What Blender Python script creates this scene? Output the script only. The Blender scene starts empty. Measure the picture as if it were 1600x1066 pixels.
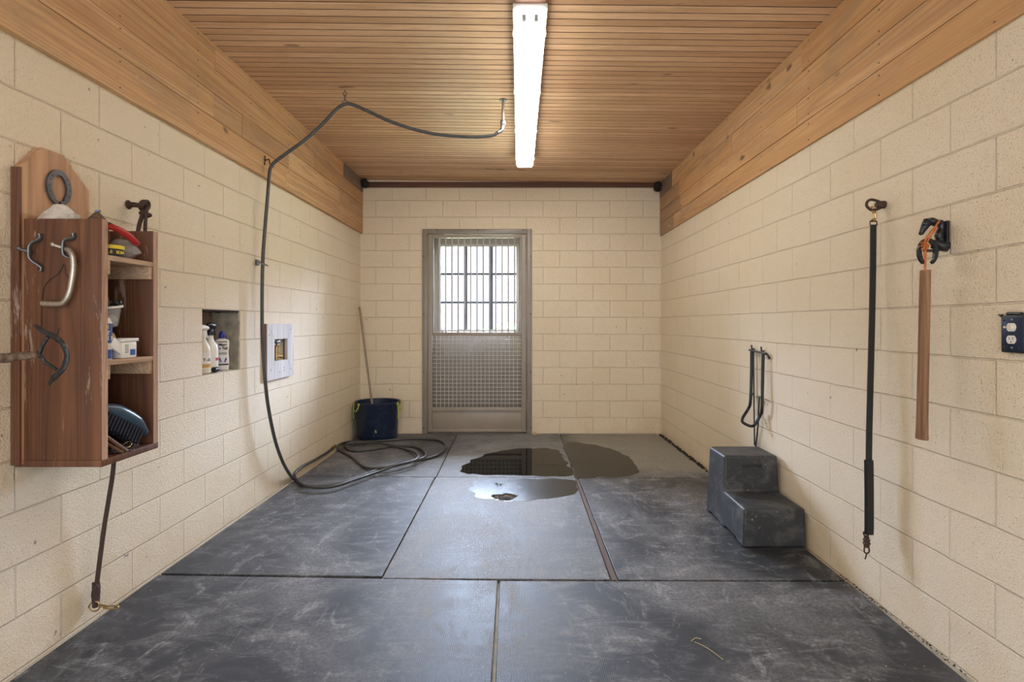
import bpy, bmesh, math, random
from mathutils import Vector, Matrix
random.seed(7)
PI = math.pi
scene = bpy.context.scene
COL = scene.collection

# ------------------------------------------------------------------ camera
F = 825.0; VX, VY = 811.0, 505.0; CAM_Z = 1.34
cd = bpy.data.cameras.new('camera'); cam = bpy.data.objects.new('camera', cd); COL.objects.link(cam)
cam.location = (0, 0, CAM_Z); cam.rotation_euler = (PI / 2, 0, 0)
cd.sensor_width = 36; cd.lens = 36 * F / 1600
cd.shift_x = (800 - VX) / 1600; cd.shift_y = (VY - 533) / 1600
cd.clip_start = 0.02; cd.clip_end = 200
scene.camera = cam
# ------------------------------------------------------------------ exposure
vs = scene.view_settings
vs.view_transform = 'Standard'; vs.look = 'None'; vs.gamma = 1; vs.use_curve_mapping = False; vs.exposure = 0.94
# ------------------------------------------------------------------ sky
SKY_N = 75.0      # the bright overcast sky beyond the window
SKY_S = 1.6      # the shaded yard side that the open front looks out on
LAMP = 14.0
w = bpy.data.worlds.new('sky'); scene.world = w; w.use_nodes = True
nt = w.node_tree; nt.nodes.clear()
out = nt.nodes.new('ShaderNodeOutputWorld'); bg = nt.nodes.new('ShaderNodeBackground')
tc = nt.nodes.new('ShaderNodeTexCoord'); sx = nt.nodes.new('ShaderNodeSeparateXYZ')
mr = nt.nodes.new('ShaderNodeMapRange'); mr.inputs[1].default_value = -0.2; mr.inputs[2].default_value = 0.5
mr.inputs[3].default_value = SKY_S; mr.inputs[4].default_value = SKY_N
mx = nt.nodes.new('ShaderNodeMix'); mx.data_type = 'RGBA'
mx.inputs[6].default_value = (0.95, 0.97, 1.0, 1); mx.inputs[7].default_value = (0.72, 0.86, 1.12, 1)
mr2 = nt.nodes.new('ShaderNodeMapRange'); mr2.inputs[1].default_value = -0.2; mr2.inputs[2].default_value = 0.5
nt.links.new(tc.outputs['Generated'], sx.inputs[0])
nt.links.new(sx.outputs[1], mr.inputs[0]); nt.links.new(sx.outputs[1], mr2.inputs[0]); nt.links.new(mr2.outputs[0], mx.inputs[0])
mr3 = nt.nodes.new('ShaderNodeMapRange'); mr3.inputs[1].default_value = 0.145; mr3.inputs[2].default_value = 0.26   # overcast: dim at the horizon, bright higher up
mr3.inputs[3].default_value = 1.5; mr3.inputs[4].default_value = SKY_N
nt.links.new(sx.outputs[2], mr3.inputs[0]); nt.links.new(mr3.outputs[0], mr.inputs[4])
nt.links.new(mx.outputs[2], bg.inputs[0]); nt.links.new(mr.outputs[0], bg.inputs[1]); nt.links.new(bg.outputs[0], out.inputs[0])
def portal(name, loc, rot, sx_, sy_):
    l = bpy.data.lights.new(name, 'AREA'); l.shape = 'RECTANGLE'; l.size = sx_; l.size_y = sy_
    l.cycles.is_portal = True
    o = bpy.data.objects.new(name, l); COL.objects.link(o); o.location = loc; o.rotation_euler = rot
portal('window_portal', (-0.515, 6.80, 1.79), (-PI / 2, 0, 0), 0.98, 1.08)
portal('front_portal', (-0.1, -1.45, 1.5), (PI / 2, 0, 0), 3.7, 3.1)

# ------------------------------------------------------------------ dimensions
XL, XR, YB, YF, ZC = -1.93, 1.728, 6.42, -1.4, 3.06
def zc(x): return ZC - 0.011 * x
def at(px, py, Y): return Vector(((px - VX) * Y / F, Y, CAM_Z - (py - VY) * Y / F))
def fl(px, py, z=0.0):
    Y = (CAM_Z - z) * F / (py - VY); return Vector(((px - VX) * Y / F, Y, z))
def onx(px, py, X):
    Y = X * F / (px - VX); return Vector((X, Y, CAM_Z - (py - VY) * Y / F))

# ------------------------------------------------------------------ materials
class NB:
    def __init__(s, name):
        s.m = bpy.data.materials.new(name); s.m.use_nodes = True
        s.t = s.m.node_tree; s.t.nodes.clear()
        s.o = s.n('OutputMaterial'); s.b = s.n('BsdfPrincipled'); s.l(s.b.outputs[0], s.o.inputs[0])
    def n(s, k): return s.t.nodes.new('ShaderNode' + k)
    def l(s, a, b): s.t.links.new(a, b)
    def val(s, v, sock):
        if hasattr(v, 'is_output') or hasattr(v, 'links'): s.l(v, sock)
        else: sock.default_value = v
    def pos(s):
        g = s.n('NewGeometry'); return g.outputs['Position']
    def objc(s):
        g = s.n('TexCoord'); return g.outputs['Object']
    def mapping(s, v, scale=(1, 1, 1), loc=(0, 0, 0), rot=(0, 0, 0)):
        m = s.n('Mapping'); s.l(v, m.inputs[0]); m.inputs[1].default_value = loc; m.inputs[2].default_value = rot; m.inputs[3].default_value = scale
        return m.outputs[0]
    def noise(s, v, scale, detail=4, rough=0.55, dist=0):
        n = s.n('TexNoise'); s.l(v, n.inputs['Vector']); n.inputs['Scale'].default_value = scale
        n.inputs['Detail'].default_value = detail; n.inputs['Roughness'].default_value = rough; n.inputs['Distortion'].default_value = dist
        return n.outputs['Fac']
    def math(s, op, a, b=0.0, c=None, clamp=False):
        n = s.n('Math'); n.operation = op; n.use_clamp = clamp
        s.val(a, n.inputs[0]); s.val(b, n.inputs[1])
        if c is not None: s.val(c, n.inputs[2])
        return n.outputs[0]
    def rng(s, v, a, b, c=0.0, d=1.0):
        n = s.n('MapRange'); s.val(v, n.inputs[0])
        for i, q in enumerate((a, b, c, d)): n.inputs[i + 1].default_value = q
        return n.outputs[0]
    def mix(s, f, a, b, mode='MIX'):
        n = s.n('Mix'); n.data_type = 'RGBA'; n.blend_type = mode; s.val(f, n.inputs[0])
        for q, i in ((a, 6), (b, 7)):
            if isinstance(q, tuple): n.inputs[i].default_value = (*q[:3], 1)
            else: s.l(q, n.inputs[i])
        return n.outputs[2]
    def gray(s, v):
        n = s.n('CombineColor'); s.l(v, n.inputs[0]); s.l(v, n.inputs[1]); s.l(v, n.inputs[2]); return n.outputs[0]
    def bump(s, h, strength=0.5, dist=0.01, prev=None):
        n = s.n('Bump'); n.inputs['Strength'].default_value = strength; n.inputs['Distance'].default_value = dist
        s.l(h, n.inputs['Height'])
        if prev: s.l(prev, n.inputs['Normal'])
        return n.outputs[0]
    def fin(s, col=None, rough=0.5, metal=0.0, norm=None, spec=None):
        if col is not None:
            if isinstance(col, tuple): s.b.inputs['Base Color'].default_value = (*col[:3], 1)
            else: s.l(col, s.b.inputs['Base Color'])
        s.val(rough, s.b.inputs['Roughness']); s.b.inputs['Metallic'].default_value = metal
        if norm: s.l(norm, s.b.inputs['Normal'])
        if spec is not None: s.b.inputs['Specular IOR Level'].default_value = spec
        return s.m
def plain(name, col, rough=0.5, metal=0.0, var=0.25, scale=30, bump=0.0, spec=None, col2=None):
    b = NB(name); p = b.objc(); n = b.noise(p, scale, 5)
    dark = col2 or tuple(c * (1 - var) for c in col)
    c = b.mix(b.rng(n, 0.35, 0.68), col, dark)
    nm = b.bump(b.noise(p, scale * 3, 3), bump, 0.002) if bump else None
    return b.fin(c, rough, metal, nm, spec)
def sep(b, v):
    s_ = b.n('SeparateXYZ'); b.l(v, s_.inputs[0]); return s_.outputs
def wall_mat(name, axis, joint, zoff):
    b = NB(name); P = b.pos(); xyz = sep(b, P)
    u = b.math('SUBTRACT', xyz[axis], joint); v = b.math('SUBTRACT', xyz[2], zoff)
    # slight waviness of the hand-laid joints
    wob = b.noise(P, 3.0, 2); wv = b.math('MULTIPLY_ADD', wob, 0.010, -0.005)
    c = b.n('CombineXYZ'); b.l(b.math('ADD', u, 20 * 0.4064), c.inputs[0]); b.l(b.math('ADD', b.math('ADD', v, wv), 10 * 0.4064), c.inputs[1])
    def brick(size, smooth):
        k = b.n('TexBrick'); b.l(c.outputs[0], k.inputs['Vector']); k.offset = 0.5; k.offset_frequency = 2; k.squash = 1
        k.inputs['Scale'].default_value = 1; k.inputs['Brick Width'].default_value = 0.4064; k.inputs['Row Height'].default_value = 0.2032
        k.inputs['Mortar Size'].default_value = size; k.inputs['Mortar Smooth'].default_value = smooth
        k.inputs['Color1'].default_value = (0, 0, 0, 1); k.inputs['Color2'].default_value = (1, 1, 1, 1); k.inputs['Bias'].default_value = 0
        return k
    k1 = brick(0.0050, 0.6); k2 = brick(0.0018, 0.3)
    fine = b.noise(P, 230, 3, 0.6); mid = b.noise(P, 95, 3, 0.6); big = b.noise(P, 1.6, 4, 0.6)
    pits = b.rng(b.noise(P, 170, 2, 0.5), 0.63, 0.72)
    rowdark = b.rng(k2.outputs['Fac'], 0.0, 1.0)
    col = b.mix(b.rng(big, 0.35, 0.7), (0.82, 0.715, 0.55), (0.79, 0.67, 0.48))
    col = b.mix(b.math('MULTIPLY', b.rng(k1.outputs['Color'], 0, 1), 0.10), col, (0.72, 0.60, 0.44))
    col = b.mix(b.math('MULTIPLY', rowdark, 0.32), col, (0.42, 0.32, 0.20))
    col = b.mix(b.math('MULTIPLY', pits, 0.5), col, (0.34, 0.27, 0.19))  # occlusion shade of the pits mixed into the wall colour
    grime = b.math('MULTIPLY', b.rng(xyz[2], 0.5, 0.02), b.rng(b.noise(P, 4, 5, 0.7), 0.4, 0.75))
    col = b.mix(b.math('MULTIPLY', grime, 0.45), col, (0.60, 0.40, 0.17))
    dots = b.rng(b.noise(P, 22, 2, 0.5), 0.75, 0.77)
    col = b.mix(b.math('MULTIPLY', dots, 0.7), col, (0.12, 0.09, 0.07))
    h = b.math('ADD', b.math('MULTIPLY', fine, 0.55), b.math('MULTIPLY', mid, 0.6))
    h = b.math('SUBTRACT', h, b.math('MULTIPLY', pits, 0.4))
    nm = b.bump(h, 1.0, 0.0062)
    nm = b.bump(b.math('SUBTRACT', 1.0, k1.outputs['Fac']), 0.85, 0.006, nm)
    return b.fin(col, 0.38, 0, nm, 0.6)
def wood_mat(name, ca, cb, axis=1, scale=14, rough=0.6, tone=False, knots=True, weather=None, dark=(0.10, 0.05, 0.03)):
    b = NB(name); P = b.pos(); st = [1, 1, 1]; st[axis] = 0.035
    v = b.mapping(P, tuple(st))
    if tone:
        a = b.n('Attribute'); a.attribute_name = 'tone'; ac = a.outputs['Color']; sc = sep(b, ac)
        add = b.n('VectorMath'); add.operation = 'MULTIPLY_ADD'; b.l(ac, add.inputs[0]); add.inputs[1].default_value = (9, 9, 9); b.l(v, add.inputs[2]); v = add.outputs[0]
    g1 = b.noise(v, scale, 6, 0.6, 0.6); g2 = b.noise(v, scale * 6, 5, 0.65)
    cont = b.noise(v, scale * 0.45, 1.5, 0.4); ringf = b.math('POWER', b.math('ABSOLUTE', b.math('SINE', b.math('MULTIPLY', cont, 75.0))), 0.6)
    c = b.mix(b.rng(g1, 0.3, 0.7), ca, cb)
    c = b.mix(b.math('MULTIPLY', b.rng(g2, 0.48, 0.72), 0.40), c, tuple(q * 0.45 for q in cb))
    c = b.mix(b.math('MULTIPLY', b.math('SUBTRACT', 1.0, ringf), 0.55), c, tuple(q * 0.55 for q in cb))
    if tone:
        c = b.mix(b.rng(sc[0], 0, 1, 0.0, 0.45), c, tuple(q * 0.5 for q in cb))
        c = b.mix(b.rng(sc[2], 0, 1, 0.0, 0.5), c, (0.56, 0.29, 0.10))
        c = b.mix(b.rng(sc[1], 0, 0.8, 0.0, 0.85), c, (0.17, 0.13, 0.105))
    if weather:
        wn = b.noise(b.mapping(P, tuple(0.45 if i == axis else 1.6 for i in range(3))), 2.6, 6, 0.7, 0.8)
        c = b.mix(b.math('MULTIPLY', b.rng(wn, 0.50, 0.72), weather[1]), c, weather[0])
        w2 = b.noise(b.mapping(P, tuple(0.25 if i == axis else 2.0 for i in range(3)), (5, 3, 1)), 7, 6, 0.8, 0.5)
        c = b.mix(b.math('MULTIPLY', b.rng(w2, 0.60, 0.66), 0.45), c, (0.58, 0.47, 0.38))
    if knots:
        kn = b.rng(b.noise(b.mapping(P, tuple(0.5 if i == axis else 1 for i in range(3))), 9, 1, 0.4), 0.74, 0.79)
        c = b.mix(b.math('MULTIPLY', kn, 0.8), c, dark)
    nm = b.bump(b.math('ADD', g2, b.math('MULTIPLY', g1, 0.6)), 0.35, 0.003)
    return b.fin(c, rough, 0, nm, 0.35)

M = {}
M['wall_left'] = wall_mat('painted_block_left', 1, 3.445, 0.206)
M['wall_right'] = wall_mat('painted_block_right', 1, 2.524, 0.19)
M['wall_back'] = wall_mat('painted_block_back', 0, -1.537, 0.19)
M['clad'] = wood_mat('reclaimed_board', (0.72, 0.47, 0.26), (0.55, 0.31, 0.14), 1, 9, 0.62, True, True, ((0.27, 0.20, 0.15), 0.55))
M['shelfwood'] = wood_mat('stained_board', (0.200, 0.088, 0.046), (0.095, 0.040, 0.023), 2, 11, 0.55, False, True, ((0.085, 0.055, 0.045), 0.75))
M['shelfback'] = wood_mat('tan_board', (0.60, 0.37, 0.215), (0.44, 0.24, 0.13), 2, 9, 0.6, False, True)
M['shelfedge'] = wood_mat('cut_board_edge', (0.60, 0.40, 0.29), (0.34, 0.20, 0.14), 2, 26, 0.7, False, False)
M['paleshelf'] = wood_mat('pale_board', (0.58, 0.42, 0.30), (0.42, 0.28, 0.18), 1, 20, 0.7, False, False)
M['darktrim'] = wood_mat('dark_trim_board', (0.17, 0.085, 0.055), (0.10, 0.045, 0.03), 0, 14, 0.6, False, False)
M['handle_wood'] = wood_mat('worn_handle_wood', (0.36, 0.20, 0.10), (0.19, 0.09, 0.045), 2, 24, 0.55, False, True)
M['broom_wood'] = wood_mat('grey_handle_wood', (0.40, 0.32, 0.25), (0.26, 0.19, 0.14), 2, 24, 0.6, False, False)
def ceiling_mat():
    b = NB('ceiling_slats'); P = b.pos(); xyz = sep(b, P)
    idx = b.math('FLOOR', b.math('DIVIDE', b.math('SUBTRACT', xyz[1], -1.4), 0.0675))
    wn = b.n('TexWhiteNoise'); wn.noise_dimensions = '1D'; b.l(idx, wn.inputs['W'])
    v = b.mapping(P, (0.07, 1, 1)); add = b.n('VectorMath'); add.operation = 'MULTIPLY_ADD'
    b.l(wn.outputs['Color'], add.inputs[0]); add.inputs[1].default_value = (7, 7, 7); b.l(v, add.inputs[2])
    g = b.noise(add.outputs[0], 22, 6, 0.62, 0.4); g2 = b.noise(add.outputs[0], 130, 4, 0.6)
    c = b.mix(b.rng(g, 0.32, 0.68), (0.84, 0.575, 0.36), (0.62, 0.37, 0.205))
    c = b.mix(b.rng(wn.outputs['Value'], 0, 1, 0, 0.60), c, (0.40, 0.205, 0.10))
    c = b.mix(b.math('MULTIPLY', b.rng(g2, 0.5, 0.75), 0.35), c, (0.20, 0.095, 0.05))
    kn = b.rng(b.noise(b.mapping(P, (0.4, 1.3, 1)), 8, 1, 0.4), 0.76, 0.80)
    c = b.mix(b.math('MULTIPLY', kn, 0.75), c, (0.11, 0.05, 0.03))
    return b.fin(c, 0.5, 0, b.bump(g2, 0.3, 0.002), 0.4)
M['ceiling'] = ceiling_mat(); M['slatshade'] = plain('painted_groove_shade', (0.085, 0.042, 0.024), 0.8, 0, 0.3, 12)  # second colour is dark to stand in for shade inside the ceiling grooves
def mat_rubber():
    b = NB('rubber_matting'); P = b.pos(); xyz = sep(b, P)
    k = 2 * PI / 0.0115
    ux = b.math('SINE', b.math('MULTIPLY', b.math('ADD', xyz[0], xyz[1]), k * 0.7071)); uy = b.math('SINE', b.math('MULTIPLY', b.math('SUBTRACT', xyz[0], xyz[1]), k * 0.7071))
    dots = b.rng(b.math('MULTIPLY', ux, uy), 0.15, 0.75)
    a = b.noise(b.mapping(P, (1.0, 0.8, 1)), 1.5, 6, 0.62, 0.7); c2 = b.noise(b.mapping(P, (1, 2.6, 1), (3, 1, 0), (0, 0, 0.35)), 3.4, 8, 0.74, 1.1)
    c3 = b.noise(b.mapping(P, (2.4, 1, 1), (8, 4, 0), (0, 0, 0.7)), 3.0, 8, 0.74, 1.4); sp = b.noise(P, 60, 4, 0.7)
    dust = b.math('ADD', b.math('MULTIPLY', b.rng(a, 0.42, 0.64), 0.60), b.math('MULTIPLY', b.rng(c2, 0.50, 0.68), 0.60))
    dust = b.math('ADD', dust, b.math('MULTIPLY', b.rng(c3, 0.55, 0.68), 0.75))
    mid_ = b.math('MULTIPLY', b.math('MULTIPLY', b.math('GREATER_THAN', xyz[0], -0.72), b.math('LESS_THAN', xyz[0], 0.484)), b.math('MULTIPLY', b.math('GREATER_THAN', xyz[1], 2.752), 0.32)); zone = b.math('ADD', mid_, b.rng(xyz[1], 2.3, 5.6, -0.10, 0.20))
    far = b.math('MULTIPLY', b.rng(xyz[1], 4.575, 4.9), b.rng(xyz[0], 0.485, 0.75, 0.0, 0.80))
    dust = b.math('ADD', b.math('ADD', dust, zone), far)
    dust = b.math('MULTIPLY', dust, b.rng(sp, 0.36, 0.60, 0.40, 1.20), clamp=True)
    base = b.mix(b.rng(dots, 0, 1, 0, 0.55), (0.016, 0.018, 0.022), (0.052, 0.056, 0.064))
    dc = b.mix(b.math('MULTIPLY', far, 0.9), (0.290, 0.290, 0.292), (0.36, 0.335, 0.27))
    col = b.mix(b.math('MULTIPLY', dust, 0.80), base, dc)
    fleck = b.rng(b.noise(P, 75, 1, 0.4), 0.77, 0.79)
    col = b.mix(b.math('MULTIPLY', fleck, 0.8), col, (0.5, 0.48, 0.42))
    nm = b.bump(dots, 0.55, 0.0022); nm = b.bump(sp, 0.25, 0.002, nm)
    return b.fin(col, b.rng(dust, 0, 1, 0.50, 0.75), 0, nm, 0.45)
M['mat'] = mat_rubber()
def speck(name, col, dirt, amount, rough=0.45, spec=0.5):
    b = NB(name); P = b.objc()
    d = b.rng(b.noise(P, 7, 7, 0.72, 0.8), 0.48, 0.72); s_ = b.rng(b.noise(P, 48, 2, 0.5), 0.70, 0.74)
    c = b.mix(b.math('MULTIPLY', d, amount), col, dirt); c = b.mix(b.math('MULTIPLY', s_, 0.6), c, tuple(q * 1.5 for q in dirt))
    return b.fin(c, rough, 0, b.bump(b.noise(P, 160, 2), 0.12, 0.001), spec)
M['step'] = speck('moulded_black_plastic', (0.030, 0.033, 0.038), (0.22, 0.22, 0.22), 0.45, 0.5)
M['tub'] = speck('navy_tub_plastic', (0.012, 0.022, 0.055), (0.12, 0.14, 0.18), 0.22, 0.38)
M['hose'] = plain('grey_black_rubber_hose', (0.060, 0.060, 0.060), 0.38, 0, 0.4, 25, 0.1, 0.6)
M['concrete'] = plain('rough_concrete', (0.50, 0.46, 0.37), 0.9, 0, 0.4, 14, 0.9)
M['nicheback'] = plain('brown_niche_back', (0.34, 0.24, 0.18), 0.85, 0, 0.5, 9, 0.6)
M['roughblack'] = plain('rough_black', (0.02, 0.017, 0.015), 0.95, 0, 0.4, 30, 0.9)
M['doorpaint'] = plain('taupe_door_paint', (0.33, 0.285, 0.235), 0.38, 0, 0.12, 5, 0.05)
M['casing'] = plain('taupe_casing_paint', (0.27, 0.235, 0.20), 0.35, 0, 0.12, 5, 0.05)
M['barmetal'] = plain('pale_bar_paint', (0.40, 0.37, 0.345), 0.35, 0.0, 0.1, 10)
M['wire'] = plain('pale_wire', (0.60, 0.57, 0.54), 0.35, 0.0, 0.1, 10); M['outerdoor'] = plain('beige_outer_door_paint', (0.27, 0.245, 0.215), 0.5, 0, 0.10, 4)
M['muntin'] = plain('dark_muntin_paint', (0.055, 0.065, 0.08), 0.5, 0, 0.1, 10)
M['white_pl'] = plain('white_plastic', (0.78, 0.76, 0.72), 0.35, 0, 0.06, 10)
M['cream_pl'] = plain('cream_plastic', (0.72, 0.66, 0.55), 0.35, 0, 0.10, 10)
M['black_pl'] = plain('black_plastic', (0.018, 0.019, 0.022), 0.35, 0, 0.3, 20)
M['blue_pl'] = plain('bright_blue_plastic', (0.012, 0.03, 0.30), 0.35, 0, 0.15, 20)
M['navyplate'] = plain('navy_metal_plate', (0.020, 0.034, 0.075), 0.35, 0.3, 0.3, 30)
M['iron'] = plain('black_iron', (0.012, 0.012, 0.014), 0.32, 0.35, 0.4, 40, 0.3, None, (0.035, 0.037, 0.042))
M['rust'] = plain('rusty_iron', (0.085, 0.045, 0.028), 0.7, 0.2, 0.5, 45, 0.8, None, (0.030, 0.020, 0.016))
M['flakyrust'] = plain('flaking_rusty_iron', (0.055, 0.035, 0.026), 0.7, 0.2, 0.5, 60, 1.0, None, (0.22, 0.145, 0.10))
M['steel'] = plain('worn_steel', (0.35, 0.36, 0.37), 0.38, 0.9, 0.4, 25, 0.2)
M['greysteel'] = plain('dark_zinc', (0.16, 0.165, 0.17), 0.42, 0.8, 0.4, 25, 0.2)
M['galv'] = plain('galvanised_tube', (0.50, 0.46, 0.40), 0.35, 0.8, 0.35, 22, 0.3)
M['shoe'] = plain('grey_horseshoe_steel', (0.14, 0.14, 0.15), 0.45, 0.7, 0.4, 30, 0.4)
M['brass'] = plain('brass', (0.62, 0.45, 0.20), 0.28, 1.0, 0.25, 30)
M['leather'] = plain('dark_brown_rope', (0.065, 0.038, 0.028), 0.7, 0, 0.45, 90, 0.9)
M['blackstrap'] = plain('black_webbing', (0.010, 0.010, 0.011), 0.5, 0, 0.4, 90, 0.4)
M['tape'] = plain('black_shiny_tape', (0.012, 0.012, 0.014), 0.25, 0, 0.3, 60, 0.6)
M['twine'] = plain('orange_twine', (0.60, 0.17, 0.04), 0.75, 0, 0.35, 120, 0.8)
M['yellowrope'] = plain('yellow_green_rope', (0.55, 0.62, 0.12), 0.7, 0, 0.3, 80, 0.5)
M['whitewood'] = wood_mat('whitewashed_board', (0.70, 0.70, 0.72), (0.58, 0.57, 0.58), 2, 10, 0.55, False, True, None, (0.25, 0.18, 0.14))
M['jamb'] = wood_mat('brown_jamb', (0.28, 0.14, 0.08), (0.17, 0.08, 0.045), 2, 16, 0.6, False, False)
M['cloth'] = plain('off_white_cloth', (0.62, 0.57, 0.50), 0.9, 0, 0.22, 35, 0.6)
M['bristle'] = plain('brown_bristle', (0.16, 0.10, 0.06), 0.9, 0, 0.5, 60, 0.8)
M['red'] = plain('red_plastic', (0.42, 0.02, 0.02), 0.35, 0, 0.2, 20)
M['bluebrush'] = plain('dark_blue_brush_back', (0.045, 0.085, 0.13), 0.3, 0, 0.4, 12, 0.05)
M['bristleblue'] = plain('blue_black_bristle', (0.010, 0.014, 0.030), 0.6, 0, 0.4, 60, 0.6)
M['yellow'] = plain('yellow_print', (0.75, 0.58, 0.04), 0.4, 0, 0.1, 20)
M['bluelabel'] = plain('blue_label', (0.03, 0.10, 0.38), 0.4, 0, 0.15, 20)
M['paleblue'] = plain('pale_blue_plastic', (0.16, 0.32, 0.60), 0.4, 0, 0.1, 20); M['paper'] = plain('white_label', (0.78, 0.76, 0.73), 0.5, 0, 0.06, 20)
M['ink'] = plain('black_ink', (0.02, 0.02, 0.025), 0.6, 0, 0.1, 20)
M['redink'] = plain('red_ink', (0.50, 0.05, 0.06), 0.6, 0, 0.1, 20)
M['orange'] = plain('ochre_print', (0.62, 0.36, 0.10), 0.5, 0, 0.2, 40)
M['tanleather'] = plain('tan_leather', (0.24, 0.125, 0.075), 0.6, 0, 0.3, 40, 0.3)
M['dirt'] = plain('dry_dirt_and_leaves', (0.26, 0.18, 0.11), 0.95, 0, 0.6, 50, 0.8, None, (0.06, 0.04, 0.03))
M['dirtblack'] = plain('black_dirt', (0.030, 0.024, 0.020), 0.95, 0, 0.5, 50, 0.8)
M['straw'] = plain('dry_straw', (0.62, 0.50, 0.26), 0.8, 0, 0.3, 60)
M['brownstrip'] = wood_mat('brown_filler_strip', (0.16, 0.11, 0.085), (0.10, 0.07, 0.055), 1, 18, 0.8, False, False)
M['bark'] = plain('grey_bark', (0.34, 0.29, 0.26), 0.9, 0, 0.3, 4)
M['grass'] = plain('pale_winter_grass', (0.30, 0.30, 0.14), 0.95, 0, 0.4, 1.5)
M['leafy'] = plain('dull_green_leaves', (0.16, 0.24, 0.12), 0.9, 0, 0.4, 2)
def clear(name, tint=(0.9, 0.9, 0.9), alpha=0.35, rough=0.15):
    b = NB(name); b.t.nodes.remove(b.b)
    tr = b.n('BsdfTransparent'); tr.inputs[0].default_value = (*tint, 1); gl = b.n('BsdfPrincipled'); gl.inputs['Base Color'].default_value = (0.75, 0.75, 0.73, 1); gl.inputs['Roughness'].default_value = rough
    ms = b.n('MixShader'); ms.inputs[0].default_value = alpha; b.l(tr.outputs[0], ms.inputs[1]); b.l(gl.outputs[0], ms.inputs[2]); b.l(ms.outputs[0], b.o.inputs[0]); return b.m
M['clearpl'] = clear('cloudy_clear_plastic', alpha=0.24)
M['bag'] = clear('clear_plastic_bag', alpha=0.28, rough=0.1)
def glass_mat():
    b = NB('window_glass'); b.t.nodes.remove(b.b)
    tr = b.n('BsdfTransparent'); gl = b.n('BsdfGlossy'); gl.inputs['Roughness'].default_value = 0.02; fr = b.n('Fresnel'); fr.inputs[0].default_value = 1.45
    ms = b.n('MixShader'); b.l(fr.outputs[0], ms.inputs[0]); b.l(tr.outputs[0], ms.inputs[1]); b.l(gl.outputs[0], ms.inputs[2]); b.l(ms.outputs[0], b.o.inputs[0]); return b.m
M['glass'] = glass_mat()
def water(name, tint, rough, ior=1.33, spk=0.0):
    b = NB(name); b.t.nodes.remove(b.b); P = b.pos()
    tr = b.n('BsdfTransparent'); tr.inputs[0].default_value = (*tint, 1)
    gl = b.n('BsdfGlossy'); gl.inputs['Roughness'].default_value = rough; fr = b.n('Fresnel'); fr.inputs[0].default_value = ior
    bp = b.bump(b.noise(P, 260 if spk else 14, 3), 0.35 if spk else 0.05, 0.0015 if spk else 0.001)
    b.l(bp, gl.inputs['Normal'])
    ms = b.n('MixShader'); b.l(fr.outputs[0], ms.inputs[0]); b.l(tr.outputs[0], ms.inputs[1]); b.l(gl.outputs[0], ms.inputs[2]); b.l(ms.outputs[0], b.o.inputs[0]); return b.m
M['water'] = water('standing_water', (0.42, 0.42, 0.42), 0.03)
M['damp'] = water('damp_film', (0.45, 0.45, 0.45), 0.25)
M['film'] = water('thin_wet_film', (0.72, 0.73, 0.74), 0.22, 1.33, 1)
def emis():
    b = NB('lit_diffuser'); b.t.nodes.remove(b.b); e = b.n('Emission'); e.inputs[0].default_value = (1.0, 0.95, 0.86, 1); e.inputs[1].default_value = LAMP
    b.l(e.outputs[0], b.o.inputs[0]); return b.m
M['lamp'] = emis(); M['holder'] = plain('pale_grey_lamp_holder', (0.62, 0.66, 0.72), 0.4)

# ------------------------------------------------------------------ mesh helpers
def tag(o, label=None, cat=None, group=None, kind=None):
    if label: o['label'] = label
    if cat: o['category'] = cat
    if group: o['group'] = group
    if kind: o['kind'] = kind
    return o
def wloc(o):
    v = Vector((0, 0, 0))
    while o: v += o.location; o = o.parent
    return v
def empty(name, loc, label=None, cat=None, group=None, kind=None):
    o = bpy.data.objects.new(name, None); COL.objects.link(o); o.location = loc; o.empty_display_size = 0.05
    return tag(o, label, cat, group, kind)
def obj(name, bm, mat, parent=None, origin=None, smooth=True, angle=35):
    """bm is in world coordinates"""
    bmesh.ops.recalc_face_normals(bm, faces=bm.faces[:])
    base = wloc(parent) if parent else Vector(origin or (0, 0, 0))
    for v in bm.verts: v.co -= base
    me = bpy.data.meshes.new(name); bm.to_mesh(me); bm.free()
    me.materials.append(M[mat] if isinstance(mat, str) else mat)
    if smooth:
        for p in me.polygons: p.use_smooth = True
        try: me.set_sharp_from_angle(angle=math.radians(angle))
        except Exception: pass
    o = bpy.data.objects.new(name, me); COL.objects.link(o)
    if parent: o.parent = parent
    elif origin: o.location = origin
    return o
B = bmesh.new
def box(bm, x0, x1, y0, y1, z0, z1, bev=0.0, mat=None):
    vs = [bm.verts.new((x, y, z)) for z in (z0, z1) for x, y in ((x0, y0), (x1, y0), (x1, y1), (x0, y1))]
    fs = [bm.faces.new([vs[i] for i in f]) for f in ((3, 2, 1, 0), (4, 5, 6, 7), (0, 1, 5, 4), (1, 2, 6, 5), (2, 3, 7, 6), (3, 0, 4, 7))]
    if bev:
        es = set(e for f in fs for e in f.edges)
        bmesh.ops.bevel(bm, geom=list(es), offset=bev, segments=2, affect='EDGES', profile=0.5)
    return vs
def catmull(pts, n=8):
    pts = [Vector(p) for p in pts]; out = []
    P = [pts[0] * 2 - pts[1]] + pts + [pts[-1] * 2 - pts[-2]]
    for i in range(1, len(P) - 2):
        a, b, c, d = P[i - 1:i + 3]
        for k in range(n):
            t = k / n
            out.append(0.5 * ((2 * b) + (c - a) * t + (2 * a - 5 * b + 4 * c - d) * t * t + (3 * b - a - 3 * c + d) * t ** 3))
    out.append(pts[-1]); return out
def lerp_list(vals, n):
    out = []
    for i in range(len(vals) - 1):
        for k in range(n): out.append(vals[i] + (vals[i + 1] - vals[i]) * k / n)
    out.append(vals[-1]); return out
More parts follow.
